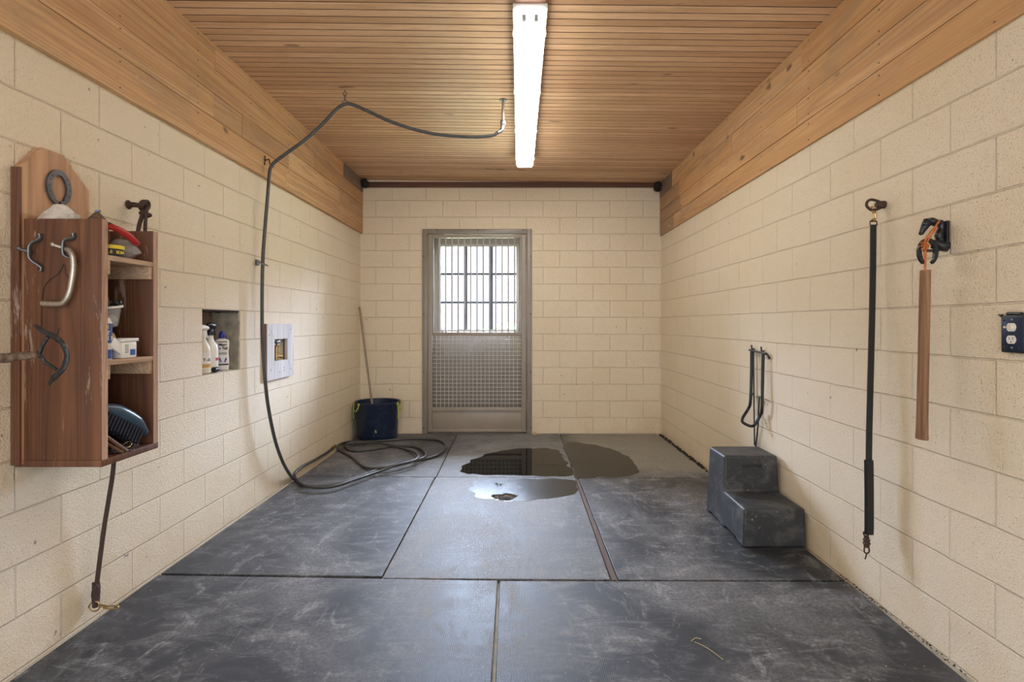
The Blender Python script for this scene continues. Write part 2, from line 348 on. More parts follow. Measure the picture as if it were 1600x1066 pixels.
def tube(bm, pts, r, seg=10, smooth=0, cap=True, closed=False, flat=None):
    """sweep; r is a number or a list per point; flat=(a,b) scales the two frame axes"""
    if smooth:
        if isinstance(r, (list, tuple)): r = lerp_list(list(r), smooth)
        if closed:
            q = catmull([pts[-1]] + list(pts) + [pts[0], pts[1]], smooth); pts = q[smooth:-smooth * 1 - 1]
        else: pts = catmull(pts, smooth)
    pts = [Vector(p) for p in pts]; n = len(pts)
    if not isinstance(r, (list, tuple)): r = [r] * n
    t0 = (pts[1] - pts[0]).normalized(); up = Vector((0, 0, 1)) if abs(t0.z) < 0.9 else Vector((1, 0, 0))
    u = t0.cross(up).normalized(); rings = []
    for i in range(n):
        if closed: t = (pts[(i + 1) % n] - pts[i - 1]).normalized()
        else: t = (pts[min(i + 1, n - 1)] - pts[max(i - 1, 0)]).normalized()
        u = (u - t * u.dot(t)).normalized(); v = t.cross(u)
        fa, fb = flat or (1, 1)
        rings.append([bm.verts.new(pts[i] + u * math.cos(2 * PI * k / seg) * r[i] * fa + v * math.sin(2 * PI * k / seg) * r[i] * fb) for k in range(seg)])
    for i in range(n if closed else n - 1):
        a, b = rings[i], rings[(i + 1) % n]
        for k in range(seg): bm.faces.new((a[k], a[(k + 1) % seg], b[(k + 1) % seg], b[k]))
    if cap and not closed:
        bm.faces.new(rings[0][::-1]); bm.faces.new(rings[-1])
def lathe(bm, prof, cx, cy, z0=0, seg=28, sx=1, sy=1, axis=None, cap=True):
    """prof: list of (r, z) ; axis: optional matrix applied after"""
    rings = []
    for r, z in prof:
        if r < 1e-5: rings.append([bm.verts.new((cx, cy, z0 + z))])
        else: rings.append([bm.verts.new((cx + r * sx * math.cos(2 * PI * k / seg), cy + r * sy * math.sin(2 * PI * k / seg), z0 + z)) for k in range(seg)])
    for a, b in zip(rings, rings[1:]):
        for k in range(seg):
            q = [a[k % len(a)], a[(k + 1) % len(a)], b[(k + 1) % len(b)], b[k % len(b)]]
            q = list(dict.fromkeys(q))
            if len(q) > 2: bm.faces.new(q)
    if cap:
        for rg in (rings[0], rings[-1]):
            if len(rg) > 2: bm.faces.new(rg)
    vs = [v for rg in rings for v in rg]
    if axis is not None:
        for v in vs: v.co = axis @ v.co
    return vs
def ell(bm, c, rx, ry, rz, seg=16, rings=10, mat=None):
    ret = bmesh.ops.create_uvsphere(bm, u_segments=seg, v_segments=rings, radius=1)
    for v in ret['verts']:
        p = Vector((v.co.x * rx, v.co.y * ry, v.co.z * rz))
        if mat is not None: p = mat @ p
        v.co = p + Vector(c)
    return ret['verts']
def lumpy(vs, amp, freq, seed=0):
    from mathutils import noise
    for v in vs: v.co += noise.noise_vector(v.co * freq + Vector((seed, seed * 2, 0))) * amp
def poly(bm, outer, holes, f3, depth):
    """2D outline with holes, mapped by f3(u,v) and extruded by the vector depth"""
    edges = []
    for loop in [outer] + list(holes):
        vs = [bm.verts.new(f3(u, v)) for u, v in loop]
        edges += [bm.edges.new((vs[i], vs[(i + 1) % len(vs)])) for i in range(len(vs))]
    r = bmesh.ops.triangle_fill(bm, use_beauty=True, edges=edges)
    fs = [g for g in r['geom'] if isinstance(g, bmesh.types.BMFace)]
    ex = bmesh.ops.extrude_face_region(bm, geom=fs)
    nv = [g for g in ex['geom'] if isinstance(g, bmesh.types.BMVert)]
    bmesh.ops.translate(bm, vec=Vector(depth), verts=nv)
def rect(a, b, c, d): return [(a, c), (b, c), (b, d), (a, d)]
def text(name, body, size, loc, rot, mat, parent, ext=0.0003, sx=1.0, bold=0.0):
    cu = bpy.data.curves.new(name, 'FONT'); cu.body = body; cu.size = size; cu.extrude = ext; cu.align_x = 'CENTER'; cu.align_y = 'CENTER'; cu.offset = bold
    t = bpy.data.objects.new(name + '_tmp', cu); COL.objects.link(t)
    dg = bpy.context.evaluated_depsgraph_get(); me = bpy.data.meshes.new_from_object(t.evaluated_get(dg))
    bpy.data.objects.remove(t); bpy.data.curves.remove(cu)
    me.name = name; mtx = Matrix.Translation(Vector(loc) - wloc(parent)) @ rot.to_4x4() @ Matrix.Diagonal((sx, 1, 1, 1)); me.transform(mtx)
    me.materials.clear(); me.materials.append(M[mat])
    o = bpy.data.objects.new(name, me); COL.objects.link(o); o.parent = parent; return o
def facing(d, up=(0, 0, 1)):
    """rotation whose local z looks along d and local y is near up"""
    z = Vector(d).normalized(); x = Vector(up).cross(z).normalized(); y = z.cross(x)
    return Matrix((x, y, z)).transposed()

# ------------------------------------------------------------------ setting
NY0, NY1, NZ0, NZ1 = 3.216, 3.655, 1.019, 1.425          # niche in the left wall
VY0, VY1, VZ0, VZ1 = 4.10, 4.36, 1.035, 1.22             # valve recess
bm = B(); poly(bm, rect(YF, YB + 0.3, -0.03, 3.2), [rect(NY0, NY1, NZ0, NZ1), rect(VY0, VY1, VZ0, VZ1)], lambda u, v: (XL, u, v), (-0.2, 0, 0))
wl = tag(obj('wall_left', bm, 'wall_left', smooth=False), 'left wall of cream painted concrete blocks', kind='structure')
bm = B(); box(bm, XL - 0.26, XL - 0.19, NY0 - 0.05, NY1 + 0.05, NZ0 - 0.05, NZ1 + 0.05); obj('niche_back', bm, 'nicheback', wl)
bm = B(); box(bm, XL - 0.192, XL - 0.003, NY1 - 0.012, NY1 + 0.004, NZ0, NZ1); box(bm, XL - 0.19, XL - 0.006, NY0, NY1, NZ0 - 0.002, NZ0 + 0.003)
bmesh.ops.subdivide_edges(bm, edges=bm.edges[:], cuts=14, use_grid_fill=True); lumpy(bm.verts, 0.007, 30); obj('niche_lining', bm, 'concrete', wl)
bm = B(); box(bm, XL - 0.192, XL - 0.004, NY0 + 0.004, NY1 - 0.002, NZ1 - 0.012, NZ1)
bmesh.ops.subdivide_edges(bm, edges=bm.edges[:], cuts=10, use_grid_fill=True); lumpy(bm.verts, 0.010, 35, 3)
obj('niche_ceiling', bm, 'roughblack', wl)  # top of the niche set near black
bm = B(); box(bm, XL - 0.05, XL - 0.012, VY0, VY1, VZ0, VZ1); obj('recess_back', bm, 'concrete', wl)
bm = B(); poly(bm, rect(YF, YB + 0.3, -0.03, 3.2), [], lambda u, v: (XR, u, v), (0.2, 0, 0))
tag(obj('wall_right', bm, 'wall_right', smooth=False), 'right wall of cream painted concrete blocks', kind='structure')
DX0, DX1, DZ1 = -1.125, 0.102, 2.43                        # doorway in the back wall
bm = B(); poly(bm, [(XL, -0.03), (DX0, -0.03), (DX0, DZ1), (DX1, DZ1), (DX1, -0.03), (XR, -0.03), (XR, 3.2), (XL, 3.2)], [], lambda u, v: (u, YB, v), (0, 0.3, 0))
tag(obj('wall_back', bm, 'wall_back', smooth=False), 'back wall of cream painted concrete blocks', kind='structure')
bm = B(); box(bm, XL - 0.2, XR + 0.2, YF, YB + 0.4, -0.12, -0.022)
tag(obj('floor', bm, 'concrete', smooth=False), 'concrete floor slab under the rubber mats', kind='structure')
# slatted ceiling: real grooves
bm = B(); P_, G_ = 0.0675, 0.0085; y = YF; prof = []
while y < YB:
    prof += [(y, 0.032), (y, 0.0022), (y + 0.0022, 0), (y + P_ - G_ - 0.0022, 0), (y + P_ - G_, 0.0022), (y + P_ - G_, 0.032)]; y += P_
va = [bm.verts.new((XL, a, zc(XL) + b)) for a, b in prof]; vb = [bm.verts.new((XR, a, zc(XR) + b)) for a, b in prof]
for i in range(len(prof) - 1): bm.faces.new((va[i], va[i + 1], vb[i + 1], vb[i]))
t0 = [bm.verts.new((x, yy, zc(x) + 0.05)) for x, yy in ((XL, YF), (XR, YF), (XR, YB + 0.05), (XL, YB + 0.05))]; bm.faces.new(t0)
co = obj('ceiling', bm, 'ceiling', smooth=False); co.data.materials.append(M['slatshade'])
for p in co.data.polygons:                                 # shade in the gaps is painted on the slat sides and backing
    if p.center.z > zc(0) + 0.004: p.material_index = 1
tag(co, 'ceiling of narrow tan wooden slats running across the room', kind='structure')
# cladding boards at the top of the side walls
def cladding(name, xface, xwall, lines, joints, label):
    bm = B(); lay = bm.loops.layers.color.new('tone'); rnd = random.Random(11 if xface < 0 else 5)
    for r in range(4):
        z0, z1 = lines[r] + 0.0018, lines[r + 1] - 0.0018
        js = [YF] + joints[r] + [YB]
        for (a, c) in zip(js, js[1:]):
            n0 = len(bm.faces); off = rnd.uniform(-0.002, 0.002)
            box(bm, min(xface + off, xwall), max(xface + off, xwall), a + 0.001, c - 0.001, z0, z1, 0.0015)
            bm.faces.ensure_lookup_table()
            dk = rnd.random() * 0.7; gr = 0.0 + (0.75 if (a > 5.55) else 0.05) * rnd.uniform(0.6, 1.0)
            if (r, round(a, 1)) in ((1, 3.3), (1, 3.6)): gr = 0.45
            sd = rnd.random()
            for f in bm.faces[n0:]:
                for l in f.loops: l[lay] = (dk, gr, sd, 1)
    for k in range(9):                                     # nail heads
        yy = 1.9 + k * 0.61
        for r in range(4):
            for zz in (lines[r] + 0.03, lines[r + 1] - 0.03):
                n0 = len(bm.faces); s = 0.003
                box(bm, min(xface, xface - 0.004 * (1 if xface > 0 else -1)), max(xface, xface - 0.004 * (1 if xface > 0 else -1)), yy - s, yy + s, zz - s, zz + s)
                bm.faces.ensure_lookup_table()
                for f in bm.faces[n0:]:
                    for l in f.loops: l[lay] = (1, 1, 0, 1)
    return tag(obj(name, bm, 'clad', smooth=False), label, kind='structure')
cladding('trim_1', -1.898, XL, [2.430, 2.614, 2.770, 2.923, zc(-1.9)], [[4.3], [3.28, 3.62, 4.35, 5.6], [2.4, 4.9], [3.3, 5.7]], 'tan board cladding along the top of the left wall')
cladding('trim_2', 1.712, XR, [2.394, 2.547, 2.697, 2.860, zc(1.71)], [[4.45, 5.85], [3.25, 5.6], [4.25, 5.65], [3.2, 4.9, 5.9]][:4], 'tan board cladding along the top of the right wall')
bm = B(); box(bm, XL + 0.03, XR - 0.016, YB - 0.025, YB, 2.985, 3.052, 0.003)
tag(obj('trim_3', bm, 'darktrim'), 'dark brown board where the ceiling meets the back wall', kind='structure')

# rubber mats
def mat_piece(label, pts, hole=None, dz=0.0):
    bm = B(); holes = [hole] if hole else []
    poly(bm, pts, holes, lambda u, v: (u, v, -0.0215), (0, 0, 0.0215 + dz))
    c = (sum(p[0] for p in pts) / 4, sum(p[1] for p in pts) / 4, -0.0215)
    o = obj('rubber_mat', bm, 'mat', origin=c, smooth=False)
    bv = o.modifiers.new('bevel', 'BEVEL'); bv.width = 0.003; bv.segments = 2; bv.limit_method = 'ANGLE'; bv.angle_limit = 1.0
    return tag(o, label, 'mat', 'black rubber stall mats')
mat_piece('rubber mat in the far left corner under the coiled hose and navy tub', [(-1.905, 4.635), (-0.724, 4.60), (-0.755, 6.40), (-1.915, 6.40)])
mat_piece('rubber mat in front of the screen door, under the standing water', [(-0.712, 4.60), (0.478, 4.575), (0.480, 6.405), (-0.743, 6.405)], dz=0.001)
mat_piece('pale dusty rubber mat in the far right corner', [(0.492, 4.575), (1.70, 4.572), (1.66, 6.40), (0.492, 6.405)])
mat_piece('rubber mat along the left wall, between the far left corner mat and the front row', [(-1.915, 2.825), (-0.727, 2.795), (-0.733, 4.588), (-1.91, 4.625)])
hx, hy = -0.113, 4.06
hole = [(hx + math.cos(a) * 0.095 * (1 + 0.18 * math.sin(3 * a)), hy + math.sin(a) * 0.085 * (1 + 0.2 * math.cos(5 * a))) for a in [2 * PI * k / 18 for k in range(18)]]
mat_piece('greyish rubber mat in the middle of the floor with a hole over the drain', [(-0.714, 2.77), (0.476, 2.755), (0.480, 4.562), (-0.72, 4.588)], hole, dz=0.002)
mat_piece('rubber mat along the right wall under the black mounting step', [(0.520, 2.757), (1.70, 2.752), (1.70, 4.56), (0.515, 4.562)])
mat_piece('rubber mat at the bottom left of the front row', [(-1.90, 1.545), (-0.098, 1.54), (-0.112, 2.748), (-1.918, 2.808)])
mat_piece('rubber mat at the bottom right of the front row', [(-0.082, 1.54), (1.66, 1.53), (1.70, 2.735), (-0.100, 2.742)], dz=0.001)
bm = B(); poly(bm, [(0.484, 2.76), (0.512, 2.76), (0.508, 4.56), (0.488, 4.56)], [], lambda u, v: (u, v, -0.0215), (0, 0, 0.017))
tag(obj('filler_strip', bm, 'brownstrip', origin=(0.5, 3.6, -0.0215)), 'thin brown strip filling the gap between two mats, right of the drain', 'strip')

# puddles: thin water on the mats
def blob(pts, z, name, mat, label, cat='puddle', holes=()):
    q = catmull([(*p, 0) for p in pts + [pts[0]]], 12)[:-1]; from mathutils import noise
    q = [v + Vector((noise.noise(v * 9), noise.noise(v * 9 + Vector((5, 5, 5))), 0)) * 0.035 + Vector((noise.noise(v * 40), noise.noise(v * 40 + Vector((5, 5, 5))), 0)) * 0.008 for v in q]
    bm = B(); poly(bm, [(v.x, v.y) for v in q], holes, lambda u, v: (u, v, z), (0, 0, 0.0006))
    c = (sum(p[0] for p in pts) / len(pts), sum(p[1] for p in pts) / len(pts), z)
    return tag(obj(name, bm, mat, origin=c, smooth=False), label, cat)
def fp(*px): return [tuple(fl(x, y))[:2] for x, y in px]
blob(fp((719, 738), (727, 727), (745, 716), (775, 706), (820, 701), (868, 702), (878, 712), (889, 728), (893, 744), (850, 744.5), (790, 742.5), (740, 742)), 0.0012, 'puddle', 'water', 'puddle of standing water on the mat before the screen door, reflecting the door')
blob(fp((884, 690), (912, 693), (945, 699), (975, 710), (988, 720), (997, 736), (985, 744), (940, 746), (902, 746), (893, 722), (882, 705)), 0.0004, 'damp_patch', 'damp', 'dark damp patch on the pale far right mat', 'damp patch')
blob(fp((733, 765), (741, 754), (765, 750), (830, 749), (893, 750), (903, 768), (880, 777), (835, 782), (800, 784), (760, 780), (742, 775)), 0.0024, 'wet_film', 'film', 'thin wet film on the middle mat around the drain', 'puddle', [hole])

# ------------------------------------------------------------------ drain debris
dr = empty('drain_debris', (hx, hy, -0.02), 'clump of dry leaves and dirt in the drain hole of the middle mat', 'debris', kind='stuff')
bm = B(); ell(bm, (hx, hy, -0.019), 0.08, 0.07, 0.012); vs_ = bm.verts[:]; lumpy(vs_, 0.012, 40); obj('dirt', bm, 'dirtblack', dr)
bm = B(); rnd = random.Random(3)
for k in range(90):
    a = rnd.uniform(0, 2 * PI); r_ = rnd.random() ** 0.6; c = Vector((hx + math.cos(a) * r_ * 0.085, hy - 0.01 + math.sin(a) * r_ * 0.06, 0.004 + rnd.random() * 0.012 * (1 - r_)))
    s = rnd.uniform(0.004, 0.016); R = Matrix.Rotation(rnd.uniform(0, 6), 3, 'Z') @ Matrix.Rotation(rnd.uniform(-0.6, 0.6), 3, 'X')
    q = [bm.verts.new(c + R @ Vector(p)) for p in ((-s, 0, 0), (0, s * 0.35, 0.003), (s, 0, 0), (0, -s * 0.35, 0.002))]; bm.faces.new(q)
obj('leaf_bits', bm, 'dirt', dr)
bm = B(); lc = fl(779, 757.5, 0.004)
for k in range(6):
    a = k * 1.05 + 0.3; L = 0.035 if k % 2 else 0.05
    p = [lc + Vector((math.cos(a) * L, math.sin(a) * L, 0.004)), lc + Vector((math.cos(a + 0.3) * 0.012, math.sin(a + 0.3) * 0.012, 0.002)), lc + Vector((math.cos(a - 0.3) * 0.012, math.sin(a - 0.3) * 0.012, 0.010))]
    bm.faces.new([bm.verts.new(v) for v in p])
tag(obj('dry_leaf', bm, 'dirtblack', origin=tuple(lc)), 'small curled dark leaf lying on the wet film behind the drain', 'leaf')
# dirt along the foot of the walls
bm = B(); rnd = random.Random(9)
def crumbs(bm, a, b, n, w_, s0, s1):
    for k in range(n):
        t = rnd.random(); c = Vector(a).lerp(Vector(b), t) + Vector((rnd.uniform(-w_, w_), rnd.uniform(-w_, w_), 0.002)); s = rnd.uniform(s0, s1)
        ell(bm, c, s * rnd.uniform(0.7, 1.6), s * rnd.uniform(0.7, 1.6), s * 0.5, 5, 3)
crumbs(bm, (1.705, 4.2, 0), (1.70, 6.35, 0), 300, 0.018, 0.004, 0.014); crumbs(bm, (1.70, 2.0, 0), (1.71, 2.8, 0), 160, 0.007, 0.0012, 0.004)
tag(obj('wall_foot_dirt', bm, 'dirtblack', origin=(1.7, 4.2, 0)), 'line of dark dirt crumbs at the foot of the right wall', 'dirt', kind='stuff')
bm = B()
for (px, py, l, a) in ((1085, 1003, 0.14, -1.0), (1080, 1002, 0.05, 0.3)):
    p = fl(px, py, 0.003); tube(bm, [p, p + Vector((math.cos(a) * l * .5, math.sin(a) * l * .5 + 0.01, 0.003)), p + Vector((math.cos(a) * l, math.sin(a) * l, 0))], 0.0012, 5, 4)
tag(obj('straw', bm, 'straw', origin=tuple(fl(1085, 1003, 0.002))), 'single stalk of straw on the bottom right mat', 'straw')
bm = B(); p = fl(838, 679.5, 0.008); rnd = random.Random(4)
for k in range(16):
    a = rnd.uniform(0, 6.28); l = rnd.uniform(0.02, 0.07); tube(bm, [p + Vector((rnd.uniform(-.03, .03), rnd.uniform(-.01, .01), 0)), p + Vector((math.cos(a) * l, math.sin(a) * l * 0.5, rnd.uniform(0, 0.03)))], 0.003, 5)
tag(obj('straw_tuft', bm, 'straw', origin=tuple(p)), 'little tuft of straw on the floor right of the screen door', 'straw')

# ------------------------------------------------------------------ screen door in its casing
def bp(px, py, Y=YB): return ((px - VX) * Y / F, CAM_Z - (py - VY) * Y / F)
d1 = empty('door_1', (-0.51, YB, 0), 'taupe metal screen door with upright bars above a wire grid', kind='structure')
x0, x1, z1 = -1.172, 0.156, 2.482; ix0, ix1, iz1 = -1.112, 0.094, 2.422
bm = B()
box(bm, x0, ix0, YB - 0.022, YB + 0.06, 0.0, z1, 0.003); box(bm, ix1, x1, YB - 0.022, YB + 0.06, 0.0, z1, 0.003); box(bm, ix0, ix1, YB - 0.022, YB + 0.06, iz1, z1, 0.003)
cs = obj('door_casing', bm, 'casing', d1)
for px, zz in [(p, q) for p in (x0 + 0.014, x1 - 0.014) for q in (0.07, 0.75, 1.45, 2.15)] + [(-1.0, z1 - 0.014), (-0.5, z1 - 0.014), (0.05, z1 - 0.014)]:
    bm = B(); ell(bm, (px, YB - 0.0225, zz), 0.007, 0.003, 0.007, 8, 6); obj('screw_head', bm, 'iron', cs)
lx0, lx1, lz0, lz1 = ix0 + 0.004, ix1 - 0.008, 0.018, iz1 - 0.006
ox0, ox1 = -1.054, 0.030
def leafbox(name, a, b, c, d, y0=-0.012, y1=0.022, m='doorpaint'):
    bm = B(); box(bm, a, b, YB + y0, YB + y1, c, d, 0.003); return obj(name, bm, m, d1)
leafbox('stile', lx0, ox0, lz0, lz1); leafbox('stile', ox1, lx1, lz0, lz1)
leafbox('top_rail', ox0, ox1, 2.375, lz1); leafbox('middle_rail', ox0, ox1, 1.188, 1.231); leafbox('lower_rail', ox0, ox1, 0.266, 0.317); leafbox('bottom_rail', ox0, ox1, lz0, 0.052)
leafbox('kick_panel', ox0, ox1, 0.052, 0.266, 0.004, 0.012)
for k in range(15):
    xx = -1.045 + k * 0.0762; bm = B(); tube(bm, [(xx, YB + 0.005, 1.228), (xx, YB + 0.005, 2.378)], 0.0092, 10); obj('upright_bar', bm, 'barmetal', d1)
bm = B(); n = 22
for k in range(1, n): xx = ox0 + (ox1 - ox0) * k / n; tube(bm, [(xx, YB + 0.006, 0.315), (xx, YB + 0.006, 1.19)], 0.0032, 6)
for k in range(1, 18): zz = 0.317 + (1.188 - 0.317) * k / 18; tube(bm, [(ox0, YB + 0.002, zz), (ox1, YB + 0.002, zz)], 0.0032, 6)
obj('wire_grid', bm, 'wire', d1)
for zz in (0.35, 1.25, 2.1): bm = B(); tube(bm, [(lx1 + 0.004, YB - 0.016, zz - 0.05), (lx1 + 0.004, YB - 0.016, zz + 0.05)], 0.007, 10); obj('hinge', bm, 'casing', d1)
bm = B(); rnd = random.Random(12)
for k in range(46):
    c = Vector((bp(809 + rnd.gauss(0, 2), 500)[0], YB - 0.004, 0)); c.z = rnd.uniform(0.98, 1.25); a = rnd.gauss(PI / 2, 0.9); l = rnd.uniform(0.02, 0.07)
    c.x += (1.25 - c.z) * -0.03
    tube(bm, [c, c + Vector((math.cos(a) * l * 0.6, rnd.uniform(-0.012, 0.006), -math.sin(a) * l))], 0.0016, 4)
tag(obj('straw_wisps', bm, 'straw', origin=(0, YB, 1.1)), 'wisps of straw caught in the right side of the screen door grid', 'straw', kind='stuff')
# outer door behind with its glazed window
YO = 6.72; wx0, wx1, wz0, wz1 = -0.993, -0.037, 1.259, 2.315
d2 = empty('door_2', (-0.51, YO, 0), 'beige outer door with a window, behind the screen door', kind='structure')
bm = B(); poly(bm, rect(DX0, DX1, -0.02, DZ1), [rect(wx0, wx1, wz0, wz1)], lambda u, v: (u, YO, v), (0, 0.045, 0)); obj('door_panel', bm, 'outerdoor', d2, smooth=False)
bm = B(); poly(bm, rect(wx0 - 0.03, wx1 + 0.03, wz0 - 0.03, wz1 + 0.03), [rect(wx0, wx1, wz0, wz1)], lambda u, v: (u, YO - 0.014, v), (0, 0.07, 0)); wf = obj('window_frame', bm, 'barmetal', d2, smooth=False)
bm = B()
for px, hw in ((728.8, 0.014), (768, 0.020)): xx = bp(px, 400, YO + 0.02)[0]; box(bm, xx - hw, xx + hw, YO + 0.005, YO + 0.035, wz0, wz1)
for py in (428.4, 472.9): zz = bp(700, py, YO + 0.02)[1]; box(bm, wx0, wx1, YO + 0.007, YO + 0.033, zz - 0.014, zz + 0.014)
obj('muntin_grid', bm, 'muntin', wf, smooth=False)
bm = B(); box(bm, wx0, wx1, YO + 0.018, YO + 0.021, wz0, wz1); obj('window_pane', bm, 'glass', wf, smooth=False)
# outdoors
bm = B(); box(bm, -30, 30, YB + 0.5, 60, -0.5, -0.15); tag(obj('yard_ground', bm, 'grass', smooth=False), 'pale grass seen through the window', kind='structure')
def branch(bm, p, d, L, r, lev, rnd):
    pts = [p]; dd = d.copy()
    for k in range(4): dd = (dd + Vector((rnd.gauss(0, .12), rnd.gauss(0, .12), rnd.gauss(0.04, .08)))).normalized(); pts.append(pts[-1] + dd * L / 4)
    tube(bm, pts, [r, r * .9, r * .78, r * .66, r * .5], 5)
    if lev:
        for k in range(4 if lev > 1 else 5):
            t = rnd.randint(1, 4); nd = (dd + Vector((rnd.gauss(0, .7), rnd.gauss(0, .7), rnd.gauss(0.1, .4)))).normalized()
            branch(bm, pts[t], nd, L * rnd.uniform(.55, .8), r * .5, lev - 1, rnd)
bm = B(); rt = random.Random(21); branch(bm, Vector((0.9, 21, -0.2)), Vector((-0.15, 0, 1)), 3.0, 0.10, 4, rt)
tag(obj('bare_tree', bm, 'bark', origin=(0.9, 21, -0.2)), 'leafless tree outside, seen through the window', 'tree')
bm = B(); ell(bm, (-0.9, 30, 0.3), 1.6, 1.0, 1.0, 28, 20); ell(bm, (-3.2, 30.5, 0.1), 1.4, 1.0, 0.7, 28, 20); lumpy(bm.verts, 0.35, 2.5)
tag(obj('shrub', bm, 'leafy', origin=(-1.5, 30, -0.2)), 'low green shrub outside, low in the window', 'shrub')

# ------------------------------------------------------------------ ceiling light
X0 = 0.058; zf = CAM_Z + 1.60; y0 = 2.725; y1 = 825 * 1.6 / 243
bm = B(); box(bm, X0 - 0.080, X0 + 0.080, 2.30, y1 + 0.02, zf + 0.056, zc(X0), 0.002)
tag(obj('mounting_board', bm, 'darktrim', origin=(X0, 2.5, zc(X0))), 'brown board fixed to the ceiling slats that carries the fluorescent light', 'board')
lt = empty('ceiling_light', (X0, (y0 + y1) / 2, zf + 0.05), 'long fluorescent ceiling light with a glowing white diffuser', 'ceiling light')
bm = B(); box(bm, X0 - 0.090, X0 + 0.090, y0 + 0.004, y1 - 0.004, zf + 0.028, zf + 0.055, 0.004); obj('housing', bm, 'white_pl', lt)
bm = B()
def dring(y, w, zb):
    return [(X0 - w, y, zf + 0.030), (X0 - w, y, zb + 0.014), (X0 - w + 0.014, y, zb), (X0 + w - 0.014, y, zb), (X0 + w, y, zb + 0.014), (X0 + w, y, zf + 0.030)]
rs = [[bm.verts.new(p) for p in dring(*a)] for a in ((y0, 0.072, zf + 0.012), (y0 + 0.012, 0.086, zf), (y1 - 0.25, 0.086, zf), (y1 - 0.24, 0.080, zf), (y1 - 0.012, 0.080, zf), (y1, 0.072, zf + 0.012))]
for a, b_ in zip(rs, rs[1:]):
    for k in range(5): bm.faces.new((a[k], a[k + 1], b_[k + 1], b_[k]))
    bm.faces.new((a[5], a[0], b_[0], b_[5]))
bm.faces.new(rs[0]); bm.faces.new(rs[-1]); obj('diffuser', bm, 'lamp', lt)
for side in (-1, 1):
    for k in range(4):
        yy = y0 + 0.25 + k * 0.75; bm = B(); box(bm, X0 + side * 0.089 - 0.006, X0 + side * 0.089 + 0.006, yy - 0.012, yy + 0.012, zf + 0.018, zf + 0.05, 0.002); obj('latch', bm, 'white_pl', lt)
for side in (-1, 1):
    bm = B(); box(bm, X0 + side * 0.032 - 0.011, X0 + side * 0.032 + 0.011, y0 + 0.008, y0 + 0.070, zf - 0.005, zf + 0.004, 0.003); obj('lamp_holder', bm, 'holder', lt)

# ------------------------------------------------------------------ left wall: shelf box
XS0, XS1 = -1.895, -1.596; YS0, YS1 = 2.02, 2.331; T = 0.027
sb = empty('wall_shelf', (XL, 2.17, 0.79), 'tall brown wooden shelf box on the left wall with a pointed backboard', 'shelf')
bm = B(); ys = [2.012, 2.095, 2.197, 2.2375]
poly(bm, [(2.012, 0.80), (2.2375, 0.80), (2.2375, 2.004), (2.197, 2.038), (2.10, 2.038), (2.012, 1.935)], [], lambda u, v: (XS0, u, v), (-0.034, 0, 0)); obj('backboard', bm, 'shelfback', sb, smooth=False)
bm = B(); poly(bm, [(2.2405, 0.80), (2.331, 0.80), (2.331, 1.925), (2.2405, 2.000)], [], lambda u, v: (XS0 - 0.004, u, v), (-0.03, 0, 0)); obj('backboard', bm, 'shelfback', sb, smooth=False)
bm = B(); box(bm, XL + 0.002, XS0, 2.002, 2.012, 0.80, 1.934); obj('backboard_edge', bm, 'shelfwood', sb, smooth=False)
bm = B(); box(bm, XS0, XS1, YS0, YS0 + T, 0.815, 1.740, 0.002); obj('side_panel', bm, 'shelfwood', sb)
bm = B(); box(bm, XS0, XS1, YS1 - T, YS1, 0.815, 1.742, 0.002); obj('side_panel', bm, 'shelfwood', sb)
bm = B(); box(bm, XS1, XS1 + 0.002, YS0 + 0.0005, YS0 + T, 0.815, 1.739); obj('side_panel_edge', bm, 'shelfedge', sb, smooth=False)
bm = B(); box(bm, XS1, XS1 + 0.002, YS1 - T, YS1 - 0.0005, 0.815, 1.741); obj('side_panel_edge', bm, 'shelfedge', sb, smooth=False)
bm = B(); box(bm, XL + 0.002, XS1 + 0.002, YS0 - 0.002, YS1 + 0.002, 0.789, 0.815, 0.002); obj('bottom_board', bm, 'shelfwood', sb)
for zz in (1.605, 1.196):
    bm = B(); box(bm, XS0, XS1, YS0 + T, YS1 - T, zz - 0.020, zz, 0.001); obj('shelf_board', bm, 'paleshelf', sb)
    for ya in (YS0 + T, YS1 - T - 0.020):
        bm = B(); box(bm, XS0, XS1 - 0.004, ya, ya + 0.020, zz - 0.075, zz - 0.020, 0.001); obj('shelf_cleat', bm, 'paleshelf', sb)
    bm = B(); box(bm, XS0, XS0 + 0.012, YS0 + T + 0.02, YS1 - T - 0.02, zz - 0.075, zz - 0.020, 0.001); obj('shelf_cleat', bm, 'shelfwood', sb)
bm = B(); box(bm, XS0, XS0 + 0.003, YS0 + T, YS1 - T, 0.815, 1.58); obj('back_lining', bm, 'shelfwood', sb, smooth=False)

